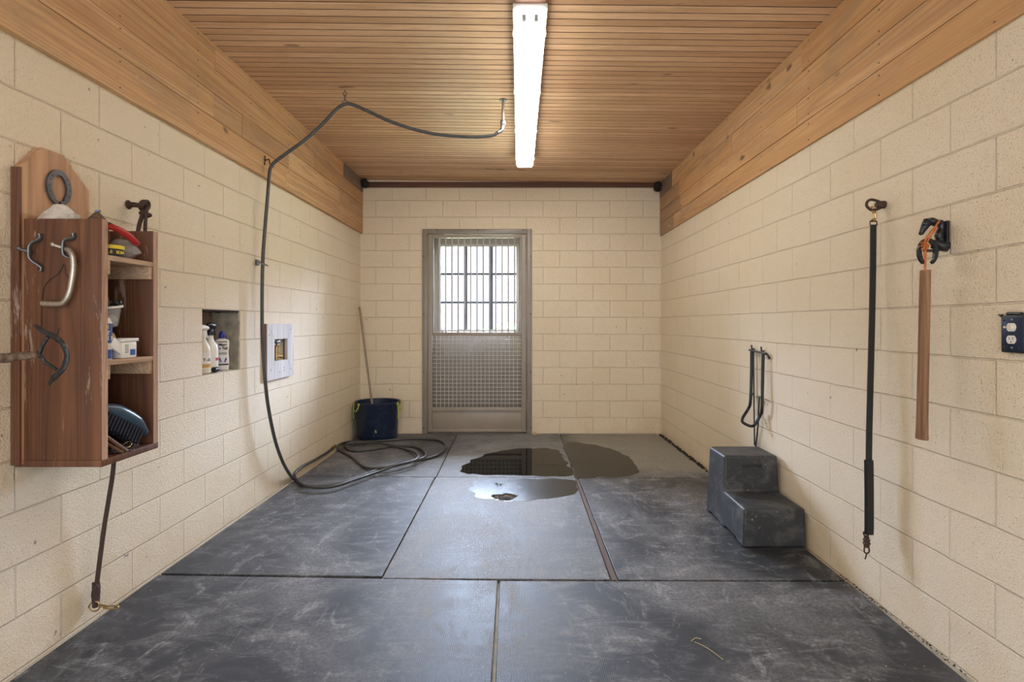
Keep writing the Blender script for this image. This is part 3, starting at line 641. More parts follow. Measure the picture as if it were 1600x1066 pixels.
# horseshoe against the backboard
def horseshoe(bm, c, ax_u, ax_v, nrm, w, h, band, th, half=152, n=30):
    """flat iron shoe: outer/inner horseshoe outline"""
    c, ax_u, ax_v, nrm = map(Vector, (c, ax_u, ax_v, nrm)); rows = []
    for i in range(n):
        t = i / (n - 1); a = math.radians(90 - half + 2 * half * t); R = 1.0
        u, v = math.cos(a), math.sin(a); u *= (w / 2); v *= (h / 2)
        p = c + ax_u * u + ax_v * v; rad = (ax_u * math.cos(a) + ax_v * math.sin(a)).normalized()
        bb = band * (1.0 if 0.1 < t < 0.9 else 0.75)
        rows.append([bm.verts.new(p + nrm * th / 2), bm.verts.new(p - nrm * th / 2), bm.verts.new(p - rad * bb - nrm * th / 2), bm.verts.new(p - rad * bb + nrm * th / 2)])
    for a, b_ in zip(rows, rows[1:]):
        for k in range(4): bm.faces.new((a[k], a[(k + 1) % 4], b_[(k + 1) % 4], b_[k]))
    bm.faces.new(rows[0]); bm.faces.new(rows[-1][::-1]); bmesh.ops.bevel(bm, geom=[e for e in bm.edges if e.is_manifold and e.calc_face_angle(0) > 0.7], offset=0.0015, segments=2, affect='EDGES')
hs = empty('horseshoe', (XS0 + 0.004, 2.167, 1.83), 'grey horseshoe standing upright against the pointed backboard of the shelf box', 'horseshoe')
bm = B(); horseshoe(bm, (XS0 + 0.006, 2.167, 1.895), (0, 1, 0), (0, 0, 1), (1, 0, 0), 0.116, 0.146, 0.022, 0.010, 172); obj('shoe', bm, 'shoe', hs)
for k in range(8):
    bm = B(); a = math.radians((-25, 0, 25, 45, 135, 155, 180, 205)[k]); ell(bm, (XS0 + 0.0112, 2.167 + math.cos(a) * 0.049, 1.895 + math.sin(a) * 0.058), 0.001, 0.0028, 0.004, 8, 6)
    obj('nail_hole', bm, 'ink', hs)

# things in the top tray
zt = 1.605
bm = B(); vs_ = ell(bm, (-1.815, 2.080, 1.702), 0.088, 0.036, 0.100, 24, 16); lumpy(vs_, 0.026, 18, 2); lumpy(vs_, 0.010, 45, 4)
tag(obj('cloth_bundle', bm, 'cloth', origin=(-1.80, 2.083, zt)), 'crumpled off-white cloth in the top tray of the shelf box, below the horseshoe', 'cloth')
bm = B(); c = Vector((-1.695, 2.115, 1.700))
for k in range(7):
    r_ = 0.012 + k * 0.0085; tube(bm, [c + Vector((math.cos(a) * r_ * 0.7, math.sin(a) * r_ * 0.75, 0.075 - k * 0.007 + 0.008 * math.sin(a))) for a in [2 * PI * j / 18 for j in range(18)]], 0.0055, 7, closed=True)
vs_ = ell(bm, c + Vector((0, 0, -0.012)), 0.045, 0.045, 0.082, 20, 12)
tag(obj('coiled_rag', bm, 'bristle', origin=(-1.695, 2.115, zt)), 'coiled brown cord bundle beside the off-white cloth in the top tray', 'cord')
bm = B(); tube(bm, [(-1.80, 2.24, zt), (-1.768, 2.21, 1.792)], [0.005, 0.006], 8); ell(bm, (-1.766, 2.208, 1.800), 0.008, 0.008, 0.014, 10, 8)
tag(obj('blue_brush_tip', bm, 'paleblue', origin=(-1.80, 2.24, zt)), 'small light blue brush tip poking out of the top tray', 'brush')
# saddle soap tin
tn = empty('soap_tin', (-1.640, 2.122, zt), 'round black and yellow tin of soap at the front of the top tray', 'tin')
bm = B(); lathe(bm, [(0.044, 0), (0.045, 0.002), (0.045, 0.030), (0.044, 0.031)], -1.642, 2.122, zt, 40); obj('tin_body', bm, 'ink', tn)
bm = B(); lathe(bm, [(0.0465, 0.031), (0.0465, 0.044), (0.045, 0.046)], -1.642, 2.122, zt, 40); obj('tin_lid', bm, 'yellow', tn)
for k, ch in enumerate('SADDLE SOAP'):
    if ch == ' ': continue
    a = math.radians(-112 + k * 12.5); d = (math.cos(a), math.sin(a), 0); text('letter', ch, 0.017, (-1.642 + d[0] * 0.0455, 2.122 + d[1] * 0.0455, zt + 0.017), facing(d), 'yellow', tn, bold=0.0004)
# clear bag with red-handled tool
bm = B(); vs_ = ell(bm, (-1.665, 2.225, 1.648), 0.055, 0.055, 0.040, 24, 16); lumpy(vs_, 0.016, 25, 1)
for v in vs_: v.co.z = max(v.co.z, zt + 0.001)
tag(obj('plastic_bag', bm, 'bag', origin=(-1.665, 2.225, zt)), 'crumpled clear plastic bag behind the soap tin in the top tray', 'bag')
cb = empty('sweat_scraper', (-1.62, 2.16, 1.66), 'red-handled grooming tool lying over the clear bag in the top tray', 'grooming tool')
bm = B(); tube(bm, [(-1.655, 2.085, 1.722), (-1.63, 2.12, 1.724), (-1.612, 2.17, 1.703), (-1.606, 2.215, 1.676)], [0.010, 0.0125, 0.0145, 0.013], 12, 6); ell(bm, (-1.606, 2.215, 1.676), 0.013, 0.013, 0.013, 12, 8); obj('handle', bm, 'red', cb)
bm = B(); tube(bm, [(-1.625, 2.07, 1.735), (-1.64, 2.115, 1.738), (-1.62, 2.15, 1.72)], 0.006, 8, 5); obj('grip_end', bm, 'black_pl', cb)

# middle shelf
zm = 1.196
def cyl_label(bm, cx, cy, r, z0, z1, a0=0, a1=360, n=30):
    va, vb = [], []
    for k in range(n + 1):
        a = math.radians(a0 + (a1 - a0) * k / n); va.append(bm.verts.new((cx + math.cos(a) * r, cy + math.sin(a) * r, z0))); vb.append(bm.verts.new((cx + math.cos(a) * r, cy + math.sin(a) * r, z1)))
    for k in range(n): bm.faces.new((va[k], va[k + 1], vb[k + 1], vb[k]))
can = empty('product_tube', (-1.645, 2.083, zm), 'blue and white tall canister with yellow letters standing on the middle shelf', 'canister')
cx, cy = -1.640, 2.080
bm = B(); lathe(bm, [(0.029, 0), (0.030, 0.002), (0.030, 0.148), (0.028, 0.150), (0.022, 0.165)], cx, cy, zm, 32); obj('canister_body', bm, 'white_pl', can)
bm = B(); cyl_label(bm, cx, cy, 0.0305, zm + 0.004, zm + 0.142); obj('canister_label', bm, 'bluelabel', can)
bm = B(); cyl_label(bm, cx, cy, 0.0308, zm + 0.040, zm + 0.065); obj('white_band', bm, 'paper', can)
for s_, zz, m_ in (('BI', 0.128, 'yellow'), ('CT', 0.104, 'paper'), ('FIX', 0.084, 'paper')):
    for k, ch in enumerate(s_):
        a = math.radians(-48 + k * 30); d = (math.cos(a), math.sin(a), 0); text('letter', ch, 0.022, (cx + d[0] * 0.0312, cy + d[1] * 0.0312, zm + zz), facing(d), m_, can, bold=0.0006)
jar = empty('white_jar', (-1.635, 2.175, zm), 'white square jar with a blue label at the front of the middle shelf', 'jar')
bm = B(); box(bm, -1.672, -1.602, 2.135, 2.215, zm, zm + 0.068, 0.006); obj('jar_body', bm, 'white_pl', jar)
bm = B(); box(bm, -1.676, -1.598, 2.131, 2.221, zm + 0.068, zm + 0.082, 0.003); obj('lid', bm, 'white_pl', jar)
bm = B(); box(bm, -1.6025, -1.6012, 2.175, 2.203, zm + 0.012, zm + 0.036); obj('blue_mark', bm, 'bluelabel', jar)
bm = B()
for k in range(5): box(bm, -1.6025, -1.6012, 2.146 + 0.002 * (k % 2), 2.166, zm + 0.052 - k * 0.007, zm + 0.0545 - k * 0.007)
obj('print_lines', bm, 'greysteel', jar)
bm = B(); c = Vector((-1.612, 2.118, zm + 0.050)); R = Matrix.Rotation(-0.55, 3, 'X')
vs_ = box(bm, -0.006, 0.006, -0.038, 0.038, -0.020, 0.020, 0.002)
for v in bm.verts: v.co = c + R @ v.co
tag(obj('paper_packet', bm, 'paper', origin=(-1.612, 2.118, zm + 0.02)), 'white paper packet leaning between the blue canister and white jar', 'packet')
bm = B(); vs_ = ell(bm, (-1.690, 2.135, zm + 0.062), 0.055, 0.052, 0.060, 24, 16); lumpy(vs_, 0.010, 25, 8)
for v in vs_: v.co.z = max(v.co.z, zm + 0.001)
tag(obj('filled_bag', bm, 'orange', origin=(-1.69, 2.135, zm)), 'plastic bag of orange-brown treats behind the white jar', 'bag')
dt = empty('deli_tub', (-1.655, 2.125, zm + 0.12), 'cloudy clear plastic tub resting on the bag on the middle shelf', 'tub')
Rm = Matrix.Translation((-1.655, 2.125, zm + 0.128)) @ Matrix.Rotation(0.12, 4, 'X')
bm = B(); lathe(bm, [(0.030, 0.0), (0.034, 0.003), (0.050, 0.075), (0.055, 0.077), (0.055, 0.083), (0.051, 0.083), (0.047, 0.076), (0.031, 0.006), (0.0, 0.006)], 0, 0, 0, 36, axis=Rm, cap=False); obj('tub_wall', bm, 'clearpl', dt)
bm = B(); lathe(bm, [(0.053, 0.078), (0.057, 0.078), (0.057, 0.086), (0.053, 0.086), (0.053, 0.078)], 0, 0, 0, 36, axis=Rm, cap=False); obj('rim', bm, 'white_pl', dt)
bm = B(); vs_ = ell(bm, Rm @ Vector((0, 0, 0.030)), 0.033, 0.033, 0.022, 20, 12); lumpy(vs_, 0.006, 50, 3)
tag(obj('pinkish_contents', bm, 'cloth', origin=tuple(Rm @ Vector((0, 0, 0.01)))), 'pale lump of material inside the clear plastic tub', 'cloth')
bm = B()
for k in range(7):
    a = k * 0.9; c = Rm @ Vector((0.018 * math.cos(a), 0.020 * math.sin(a), 0.078))
    tube(bm, [c, c + Vector((0.012 * math.cos(a * 2), 0.018, 0.018)), c + Vector((0.02, 0.030 * math.sin(a), 0.022))], 0.0065, 7, 4)
tag(obj('black_strap_bundle', bm, 'black_pl', origin=tuple(Rm @ Vector((0, 0, 0.06)))), 'small bundle of black straps sitting on top of the clear plastic tub', 'strap')
bm = B(); c = Rm @ Vector((0.03, -0.02, 0.088)); tube(bm, [c, c + Vector((0.005, -0.014, 0.03)), c + Vector((0.0, -0.030, 0.052)), c + Vector((-0.004, -0.034, 0.085))], 0.0012, 6, 5)
tag(obj('bent_wire', bm, 'galv', origin=tuple(c)), 'thin bent wire above the clear plastic tub', 'wire')
# bottom compartment
zb = 0.815
br = empty('body_brush', (-1.625, 2.18, zb + 0.02), 'large dark blue brush leaning in the bottom compartment of the shelf box', 'brush')
p0, p1 = Vector((-1.640, 2.065, 1.005)), Vector((-1.612, 2.268, 0.872)); 
bm = B(); tube(bm, [p0, p0.lerp(p1, .3) + Vector((0, 0.012, 0.016)), p0.lerp(p1, .7) + Vector((0, 0.014, 0.014)), p1], [0.020, 0.030, 0.030, 0.018], 16, 7); ell(bm, p1, 0.018, 0.018, 0.018, 14, 10); ell(bm, p0, 0.02, 0.02, 0.02, 14, 10); obj('brush_back', bm, 'bluebrush', br)
bm = B(); rnd = random.Random(2); dirv = Vector((0.02, -0.55, -0.83)).normalized()
for i in range(13):
    for j in range(4):
        q = p0.lerp(p1, 0.05 + 0.068 * i) + Vector((-0.020 + j * 0.013, 0, -0.004)); tube(bm, [q, q + dirv * (0.058 + rnd.uniform(-.004, .004))], [0.0065, 0.0045], 6)
obj('bristles', bm, 'bristleblue', br)
bm = B(); vs_ = ell(bm, (-1.645, 2.062, 0.985), 0.035, 0.016, 0.045, 16, 12); lumpy(vs_, 0.012, 30, 6)
tag(obj('white_rag', bm, 'cloth', origin=(-1.645, 2.062, 0.95)), 'bit of pale cloth tucked beside the dark blue brush in the bottom compartment', 'cloth')
for k in range(2):
    bm = B(); q0 = Vector((-1.606 - 0.012 * k, 2.052 + 0.0 * k, 0.900 - 0.018 * k)); q1 = Vector((-1.600 - 0.004 * k, 2.150 - 0.020 * k, 0.820))
    tube(bm, [q0, q0.lerp(q1, 0.5) + Vector((0, 0.003, -0.002)), q1], 0.011, 10, 6, flat=(0.9, 0.5))
    tag(obj('leather_strap', bm, 'tanleather', origin=tuple(q1)), ('tan leather strap leaning in the bottom compartment, the upper of two', 'tan leather strap leaning in the bottom compartment, the lower of two')[k], 'strap')
bm = B(); rnd = random.Random(8)
for k in range(26):
    c = Vector((rnd.uniform(-1.70, -1.603), rnd.uniform(2.07, 2.29), zb + 0.006 + rnd.random() * 0.010)); r_ = rnd.uniform(0.008, 0.016); tl = Matrix.Rotation(rnd.uniform(-.7, .7), 3, 'X') @ Matrix.Rotation(rnd.uniform(-.7, .7), 3, 'Y')
    tube(bm, [c + tl @ Vector((math.cos(a) * r_ * 1.3, math.sin(a) * r_ * .7, 0)) for a in [2 * PI * j / 10 for j in range(10)]], 0.0022, 6, closed=True)
tag(obj('chain_pile', bm, 'steel', origin=(-1.65, 2.18, zb)), 'tangle of small steel chain and buckles on the bottom board', 'chain', kind='stuff')
bm = B(); c = Vector((-1.606, 2.165, zb + 0.026)); tube(bm, [c + Vector((0.002 * math.cos(a), math.cos(a) * 0.022, math.sin(a) * 0.012)) for a in [2 * PI * j / 16 for j in range(16)]], 0.002, 6, closed=True)
tag(obj('brass_ring', bm, 'brass', origin=tuple(c)), 'thin brass ring on top of the chain tangle in the shelf box', 'ring')

# hooks screwed on the near side panel
yp = YS0
def cleat_hook(name, label, cx_px, top, bot, pr):
    c = at(cx_px, (top + bot) / 2, yp); e = empty(name, (c.x, yp, c.z), label, 'hook', 'steel hooks on the side of the shelf box')
    a, b_ = at(cx_px + 2, top, yp), at(cx_px + 3, bot, yp)
    bm = B(); mid = (a + b_) / 2 + Vector((-0.022, -0.026, 0)); off = Vector((0, -0.004, 0))
    tube(bm, [a + off + Vector((0, 0, .008)), a + off - Vector((0, 0, .010)), mid + Vector((0.004, 0, 0.028)), mid, mid + Vector((0.004, 0, -0.028)), b_ + off + Vector((0, 0, .010)), b_ + off - Vector((0, 0, .008))], [0.011, 0.0105, 0.008, 0.011, 0.008, 0.0105, 0.011], 10, 6, flat=(1, .6)); obj('bracket', bm, 'greysteel', e)
    bm = B(); tube(bm, [mid, mid + Vector((-0.014, -0.012, 0.006)), mid + Vector((-0.026, -0.014, 0.010))], [0.007, 0.006, 0.008], 10, 5); ell(bm, mid + Vector((-0.027, -0.014, 0.011)), 0.0095, 0.0095, 0.0095, 12, 8); obj('prong', bm, pr, e)
    for q in (a, b_):
        bm = B(); ell(bm, q + Vector((0, -0.010, 0)), 0.0065, 0.003, 0.0065, 12, 8); obj('screw_head', bm, 'iron', e)
    return mid
m1 = cleat_hook('cleat_hook', 'left steel hook on the shelf box side, with nothing hanging on it', 63, 369, 421, 'greysteel')
m2 = cleat_hook('cleat_hook', 'right steel hook on the shelf box side, holding a bent metal tube', 115, 368, 410, 'galv')
bm = B(); pz = lambda x, y, dy=0.028: at(x, y, yp) + Vector((0, -dy, 0))
tube(bm, [pz(113, 391, .024), pz(120, 394, .030), pz(125, 404, .032), pz(124, 425), pz(119, 455), pz(112, 470), pz(102, 475.5), pz(76, 474.5, .026)], 0.0105, 14, 7)
tag(obj('bent_tube', bm, 'galv', origin=tuple(pz(113, 391))), 'bent pale metal tube hanging from the right hook on the shelf box', 'metal tube')
bm = B()
for pts in (((100, 412), (92, 427), (78, 437), (69, 450), (66, 470), (65, 492), (65, 512)), ((101, 414), (103, 428), (110, 440)), ((92, 512), (90, 520), (86, 530))):
    tube(bm, [at(x, y, yp - 0.002) for x, y in pts], 0.0013, 5, 5)
tag(obj('thin_cord', bm, 'ink', origin=tuple(at(100, 412, yp))), 'thin dark cord dangling down the side panel of the shelf box', 'cord')
# crescent bridle bracket at the very left
Yk = 1.70; kk = lambda x, y, dy=0: at(x, y, Yk) + Vector((0, dy, 0))
bk = empty('bridle_bracket', (XL, Yk, kk(0, 558).z), 'rusty bracket arm with a black crescent end reaching in at the left edge', 'bracket')
bm = B(); st = [Vector((XL, Yk + 0.01, kk(0, 562).z)), kk(-60, 564), kk(0, 561), kk(30, 557), kk(62, 554)]
tube(bm, st, [0.016, 0.015, 0.0150, 0.0135, 0.0125], 14, 8); vs_ = bm.verts[:]; lumpy(vs_, 0.004, 70, 2); obj('arm', bm, 'flakyrust', bk)
bm = B(); tube(bm, [kk(54, 508), kk(66, 517), kk(84, 526), (kk(98, 538)), kk(104.5, 556), kk(99, 575), kk(86, 589), kk(76, 601)], [0.004, 0.0075, 0.008, 0.0078, 0.0078, 0.0078, 0.0085, 0.004], 10, 8, flat=(0.6, 1.15)); lumpy(bm.verts[:], 0.0018, 80)
obj('crescent', bm, 'iron', bk)
bm = B(); tube(bm, [kk(62, 553), kk(66, 541), kk(75, 527)], 0.0055, 8, 6); tube(bm, [kk(64, 556), kk(72, 567), kk(88, 577)], 0.0055, 8, 6); lumpy(bm.verts[:], 0.0015, 90); obj('fork', bm, 'iron', bk)
# iron peg with knotted rope
pg = empty('wall_peg', (XL, 2.606, 1.924), 'short rusty iron peg in the left wall above the shelf box', 'peg')
bm = B(); a = Vector((XL, 2.606, 1.924)); tube(bm, [a - Vector((0.01, 0, 0)), a + Vector((0.02, 0, 0.001)), a + Vector((0.06, 0, -0.004)), a + Vector((0.095, 0, -0.004))], [0.016, 0.013, 0.011, 0.013], 12, 5); ell(bm, a + Vector((0.004, 0, 0)), 0.008, 0.022, 0.022, 14, 8); lumpy(bm.verts[:], 0.002, 60); obj('peg', bm, 'rust', pg)
rp = empty('tie_rope', (-1.84, 2.60, 1.2), 'dark brown tie rope knotted to the iron peg, hanging behind the shelf box', 'rope')
q = a + Vector((0.088, 0, -0.004)); bm = B()
tube(bm, [q + Vector((math.cos(t) * 0.006, math.sin(t) * 0.021 , math.cos(t) * 0.021)) for t in [2 * PI * j / 14 for j in range(14)]], 0.0085, 8, closed=True)
tube(bm, [q + Vector((-.012 + math.cos(t) * 0.006, math.sin(t) * 0.022, math.cos(t) * 0.022)) for t in [2 * PI * j / 14 for j in range(14)]], 0.0085, 8, closed=True)
tube(bm, [q + Vector((-0.012, -0.02, -0.04)), q + Vector((0.01, -0.015, -0.042)), q + Vector((0.012, 0.015, -0.045)), q + Vector((-0.012, 0.01, -0.052))], 0.0085, 8, 5, closed=True)
tube(bm, [q + Vector((0.015, 0, 0.0)), q + Vector((0.018, -0.02, -0.03)), q + Vector((0.014, -0.02, -0.06)), q + Vector((0.012, -0.022, -0.14)), q + Vector((0.008, -0.02, -0.22))], 0.0085, 8, 6); lumpy(bm.verts[:], 0.0012, 90); obj('knot', bm, 'rust', rp)
ends = [q + Vector((-0.004, 0, 0)), q + Vector((-0.006, -0.02, -0.06)), Vector((-1.852, 2.56, 1.75)), Vector((-1.855, 2.50, 1.30)), Vector((-1.850, 2.43, 0.9)), at(177, 733, 2.405), at(170, 780, 2.40), at(162, 830, 2.39), at(150, 922, 2.37)]
bm = B(); tube(bm, ends, 0.0095, 10, 8); obj('rope_strand', bm, 'leather', rp)
bm = B(); e = ends[-1]; tube(bm, [e + Vector((0, 0, 0.03)), e, e + Vector((-0.002, 0, -0.03)), e + Vector((0, 0, -0.075))], [0.014, 0.017, 0.016, 0.014], 12, 6); tube(bm, [e + Vector((-.014, 0, 0.03)), e + Vector((.012, -.01, 0.022)), e + Vector((.016, -.01, 0.012))], 0.006, 8, 4); lumpy(bm.verts[:], 0.003, 70); obj('rope_whipping', bm, 'leather', rp)
sn = empty('brass_snap', tuple(e - Vector((0, 0, 0.1))), 'brass snap hook at the end of the tie rope, touching the floor', 'snap hook')
bm = B(); g = lambda x, y, Y=2.36: at(x, y, Y)
tube(bm, [g(141, 944), g(146, 940), g(153, 941), g(156, 948), g(152, 954), g(144, 955), g(139, 950)], 0.0032, 8, 5, closed=True); obj('ring', bm, 'brass', sn)
bm = B(); tube(bm, [g(155, 946), g(163, 947, 2.35), g(172, 947.5, 2.33), g(180, 946.5, 2.32), g(185, 948, 2.31), g(183, 951, 2.31), g(172, 952, 2.325), g(162, 950, 2.34)], [0.006, 0.005, 0.0035, 0.003, 0.003, 0.003, 0.003, 0.004], 8, 5); ell(bm, g(157, 947), 0.008, 0.008, 0.008, 10, 8); obj('hook', bm, 'brass', sn)

# ------------------------------------------------------------------ niche bottles
zn = NZ0 + 0.005
def bottle_text(e, s_, cx, cy, r, z, size, m_, a0, step, bold=0.0005):
    for k, ch in enumerate(s_):
        if ch == ' ': continue
        a = math.radians(a0 + k * step); d = (math.cos(a), math.sin(a), 0); text('letter', ch, size, (cx + d[0] * r, cy + d[1] * r, z), facing(d), m_, e, bold=bold)
# first: jug with tall white spray top
cx, cy = -1.985, 3.315
b1 = empty('spray_bottle', (cx, cy, zn), 'cream spray bottle with a white trigger at the left of the wall niche', 'bottle', 'bottles in the wall niche')
bm = B(); lathe(bm, [(0.036, 0), (0.040, 0.004), (0.040, 0.125), (0.036, 0.150), (0.020, 0.185), (0.015, 0.20), (0.015, 0.215)], cx, cy, zn, 30); obj('bottle_body', bm, 'cream_pl', b1)
bm = B(); cyl_label(bm, cx, cy, 0.0405, zn + 0.03, zn + 0.120); obj('bottle_label', bm, 'paper', b1)
bm = B(); cyl_label(bm, cx, cy, 0.0409, zn + 0.034, zn + 0.055); obj('ochre_band', bm, 'orange', b1)
bottle_text(b1, 'T-G', cx, cy, 0.0412, zn + 0.078, 0.022, 'ink', -48, 20, 0.0009)
bm = B(); lathe(bm, [(0.017, 0.205), (0.018, 0.225), (0.014, 0.228), (0.013, 0.245)], cx, cy, zn, 20); tube(bm, [(cx, cy - 0.030, zn + 0.262), (cx, cy, zn + 0.262), (cx, cy + 0.045, zn + 0.258)], [0.014, 0.017, 0.012], 12, 4); tube(bm, [(cx, cy + 0.028, zn + 0.250), (cx, cy + 0.036, zn + 0.215), (cx, cy + 0.050, zn + 0.200)], 0.006, 8, 5); obj('trigger_head', bm, 'white_pl', b1)
cx, cy = -1.993, 3.41
b2 = empty('spray_bottle', (cx, cy, zn), 'white spray bottle with a black trigger in the middle of the wall niche', 'bottle', 'bottles in the wall niche')
bm = B(); lathe(bm, [(0.038, 0), (0.042, 0.004), (0.042, 0.135), (0.036, 0.160), (0.022, 0.180), (0.016, 0.195), (0.015, 0.225)], cx, cy, zn, 30); obj('bottle_body', bm, 'white_pl', b2)
bm = B(); cyl_label(bm, cx, cy, 0.0425, zn + 0.068, zn + 0.085, -20, 25); obj('red_mark', bm, 'redink', b2)
bm = B(); lathe(bm, [(0.018, 0.215), (0.019, 0.235), (0.015, 0.240), (0.014, 0.255)], cx, cy, zn, 20); tube(bm, [(cx, cy - 0.035, zn + 0.272), (cx, cy - 0.012, zn + 0.274), (cx, cy + 0.028, zn + 0.270), (cx, cy + 0.048, zn + 0.262)], [0.010, 0.018, 0.017, 0.010], 12, 5); tube(bm, [(cx, cy + 0.026, zn + 0.258), (cx, cy + 0.040, zn + 0.232), (cx, cy + 0.050, zn + 0.215)], [0.008, 0.007, 0.004], 8, 5); obj('trigger_head', bm, 'black_pl', b2)
cx, cy = -1.995, 3.545
b3 = empty('shampoo_bottle', (cx, cy, zn), 'white bottle with a bright blue cap at the right of the wall niche', 'bottle', 'bottles in the wall niche')
bm = B(); lathe(bm, [(0.034, 0), (0.038, 0.004), (0.041, 0.06), (0.037, 0.115), (0.042, 0.165), (0.038, 0.185), (0.018, 0.192), (0.014, 0.196)], cx, cy, zn, 32, sx=0.62); obj('bottle_body', bm, 'white_pl', b3)
bm = B(); lathe(bm, [(0.017, 0.195), (0.018, 0.197), (0.017, 0.222), (0.012, 0.234), (0.010, 0.236)], cx, cy, zn, 20); obj('cap', bm, 'blue_pl', b3)
fx = cx + 0.0275; F_ = facing((1, 0, 0))
text('letters', "Mane\n'n Tail", 0.022, (fx, cy, zn + 0.145), F_, 'ink', b3, bold=0.0006, ext=0.0015)
for zz, hh, w_ in ((0.172, 0.004, 0.026), (0.032, 0.008, 0.032), (0.105, 0.002, 0.024), (0.098, 0.002, 0.022)): bm = B(); box(bm, fx - 0.006, fx + 0.0006, cy - w_, cy + w_, zn + zz, zn + zz + hh); obj('label_band', bm, 'ink', b3)
bm = B()
for s_ in (-1, 1):                                        # two small rearing horses
    c = Vector((fx + 0.0005, cy + s_ * 0.013, zn + 0.065)); y_ = s_
    tube(bm, [c + Vector((0, y_ * -0.002, -0.006)), c + Vector((0, y_ * 0.002, 0.002)), c + Vector((0, y_ * 0.003, 0.010))], [0.006, 0.0055, 0.004], 8, 4, flat=(1, .4))
    for d_ in ((0.009, 0.004), (0.011, -0.003), (-0.006, -0.016), (0.003, -0.017)): tube(bm, [c, c + Vector((0, y_ * d_[0], d_[1]))], 0.0016, 6)
    tube(bm, [c + Vector((0, y_ * 0.003, 0.010)), c + Vector((0, y_ * 0.010, 0.008))], [0.003, 0.0016], 6)
obj('horse_emblem', bm, 'blue_pl', b3)
cl = empty('small_black_cap', (-1.955, 3.345, zn), 'small black cap lying before the black-triggered bottle in the niche', 'cap')
bm = B(); tube(bm, [(-1.950, 3.372, zn + 0.018), (-1.948, 3.405, zn + 0.018)], 0.017, 16); obj('cap_shell', bm, 'black_pl', cl)

for b_ in (b1, b2, b3): b_.scale = (1.06, 1.06, 1.10)
b3.rotation_euler.z = -0.85

# ------------------------------------------------------------------ valve frame
vf = empty('valve_frame', (XL, 4.23, 1.12), 'square whitewashed wooden frame around the valve recess in the left wall', 'frame')
oy0, oy1, oz0, oz1 = 3.992, 4.458, 0.900, 1.335; iy0, iy1, iz0, iz1_ = 4.114, 4.344, 1.042, 1.213; th = 0.026
def brd(pts, name='frame_board'):
    bm = B(); poly(bm, pts, [], lambda u, v: (XL, u, v), (th, 0, 0)); o = obj(name, bm, 'whitewood', vf, smooth=False)
    bv = o.modifiers.new('b', 'BEVEL'); bv.width = 0.0015; bv.segments = 1
e_ = 0.0006
brd([(oy0 + e_, oz1), (oy1 - e_, oz1), (iy1 - e_, iz1_ ), (iy0 + e_, iz1_)]); brd([(oy0 + e_, oz0), (iy0 + e_, iz0), (iy1 - e_, iz0), (oy1 - e_, oz0)])
brd([(oy0, oz0), (oy0, oz1), (iy0, iz1_), (iy0, iz0)]); brd([(oy1, oz0), (iy1, iz0), (iy1, iz1_), (oy1, oz1)])
for ya, yb in ((iy1 - 0.001, iy1 + 0.014), (iy0 - 0.012, iy0 + 0.001)): bm = B(); box(bm, XL - 0.012, XL + 0.003, ya, yb, iz0 - 0.005, iz1_ + 0.005); obj('recess_jamb', bm, 'jamb', vf, smooth=False)
bm = B(); box(bm, XL + 0.0005, XL + th - 0.003, oy0 - 0.012, oy0 - 0.0005, oz0 + 0.01, oz1 - 0.002); obj('edge_strip', bm, 'jamb', vf, smooth=False)
for yy, zz in ((4.05, 0.98), (4.20, 0.95), (4.40, 0.96), (4.40, 1.29), (4.03, 1.25), (4.28, 0.98), (4.28, 0.955)): bm = B(); ell(bm, (XL + th, yy, zz), 0.002, 0.005, 0.005, 8, 6); obj('screw_head', bm, 'rust', vf)
bv_ = empty('brass_valve', (XL + 0.004, 4.195, 1.05), 'brass water valve inside the white-framed recess', 'valve')
bm = B(); q = Vector((XL + 0.004, 4.195, 0)); tube(bm, [q + Vector((0, 0, 1.045)), q + Vector((0, 0, 1.16))], [0.014, 0.014], 14); tube(bm, [q + Vector((0, 0, 1.075)), q + Vector((0.02, 0.05, 1.07))], [0.016, 0.013], 12)
for zz in (1.06, 1.10, 1.15): lathe(bm, [(0.020, 0), (0.020, 0.012)], q.x, q.y, zz, 6)
obj('valve_body', bm, 'brass', bv_)
bm = B(); tube(bm, [q + Vector((0, 0, 1.16)), q + Vector((0, 0, 1.185))], 0.006, 8); tube(bm, [q + Vector((0.02 * math.cos(t), 0.03 * math.sin(t), 1.186)) for t in [2 * PI * j / 16 for j in range(16)]], 0.006, 8, closed=True); tube(bm, [q + Vector((0, -0.03, 1.186)), q + Vector((0, 0.07, 1.20))], 0.005, 8); obj('valve_handle', bm, 'iron', bv_)

# ------------------------------------------------------------------ ceiling pipe, hangers and hose
pp = Vector((-0.123, 4.07, zc(-0.12)))
pi_ = empty('water_pipe', tuple(pp), 'short metal pipe coming down through the ceiling slats', 'pipe')
bm = B(); tube(bm, [pp + Vector((0, 0, 0.01)), pp - Vector((0.002, 0, 0.165))], 0.011, 14); obj('pipe', bm, 'galv', pi_)
bm = B(); lathe(bm, [(0.030, -0.006), (0.030, 0.0), (0.012, 0.0)], pp.x, pp.y, pp.z, 24); obj('flange', bm, 'greysteel', pi_)
bm = B(); lathe(bm, [(0.013, -0.200), (0.019, -0.192), (0.021, -0.175), (0.019, -0.160), (0.012, -0.152)], pp.x - 0.002, pp.y, pp.z, 16); obj('coupling', bm, 'steel', pi_)
def screwhook(name, label, pts, r, mat):
    bm = B()
    for p in pts: tube(bm, p, r, 8, 5)
    return tag(obj(name, bm, mat, origin=tuple(pts[0][0])), label, 'hook')
h1 = Vector((-1.296, 3.93, zc(-1.296))); 
def loop(c, ry, rz, ax='x', n=14):
    return [c + (Vector((math.cos(t) * ry, 0, math.sin(t) * rz)) if ax == 'x' else Vector((0, math.cos(t) * ry, math.sin(t) * rz))) for t in [2 * PI * j / n for j in range(n)]]
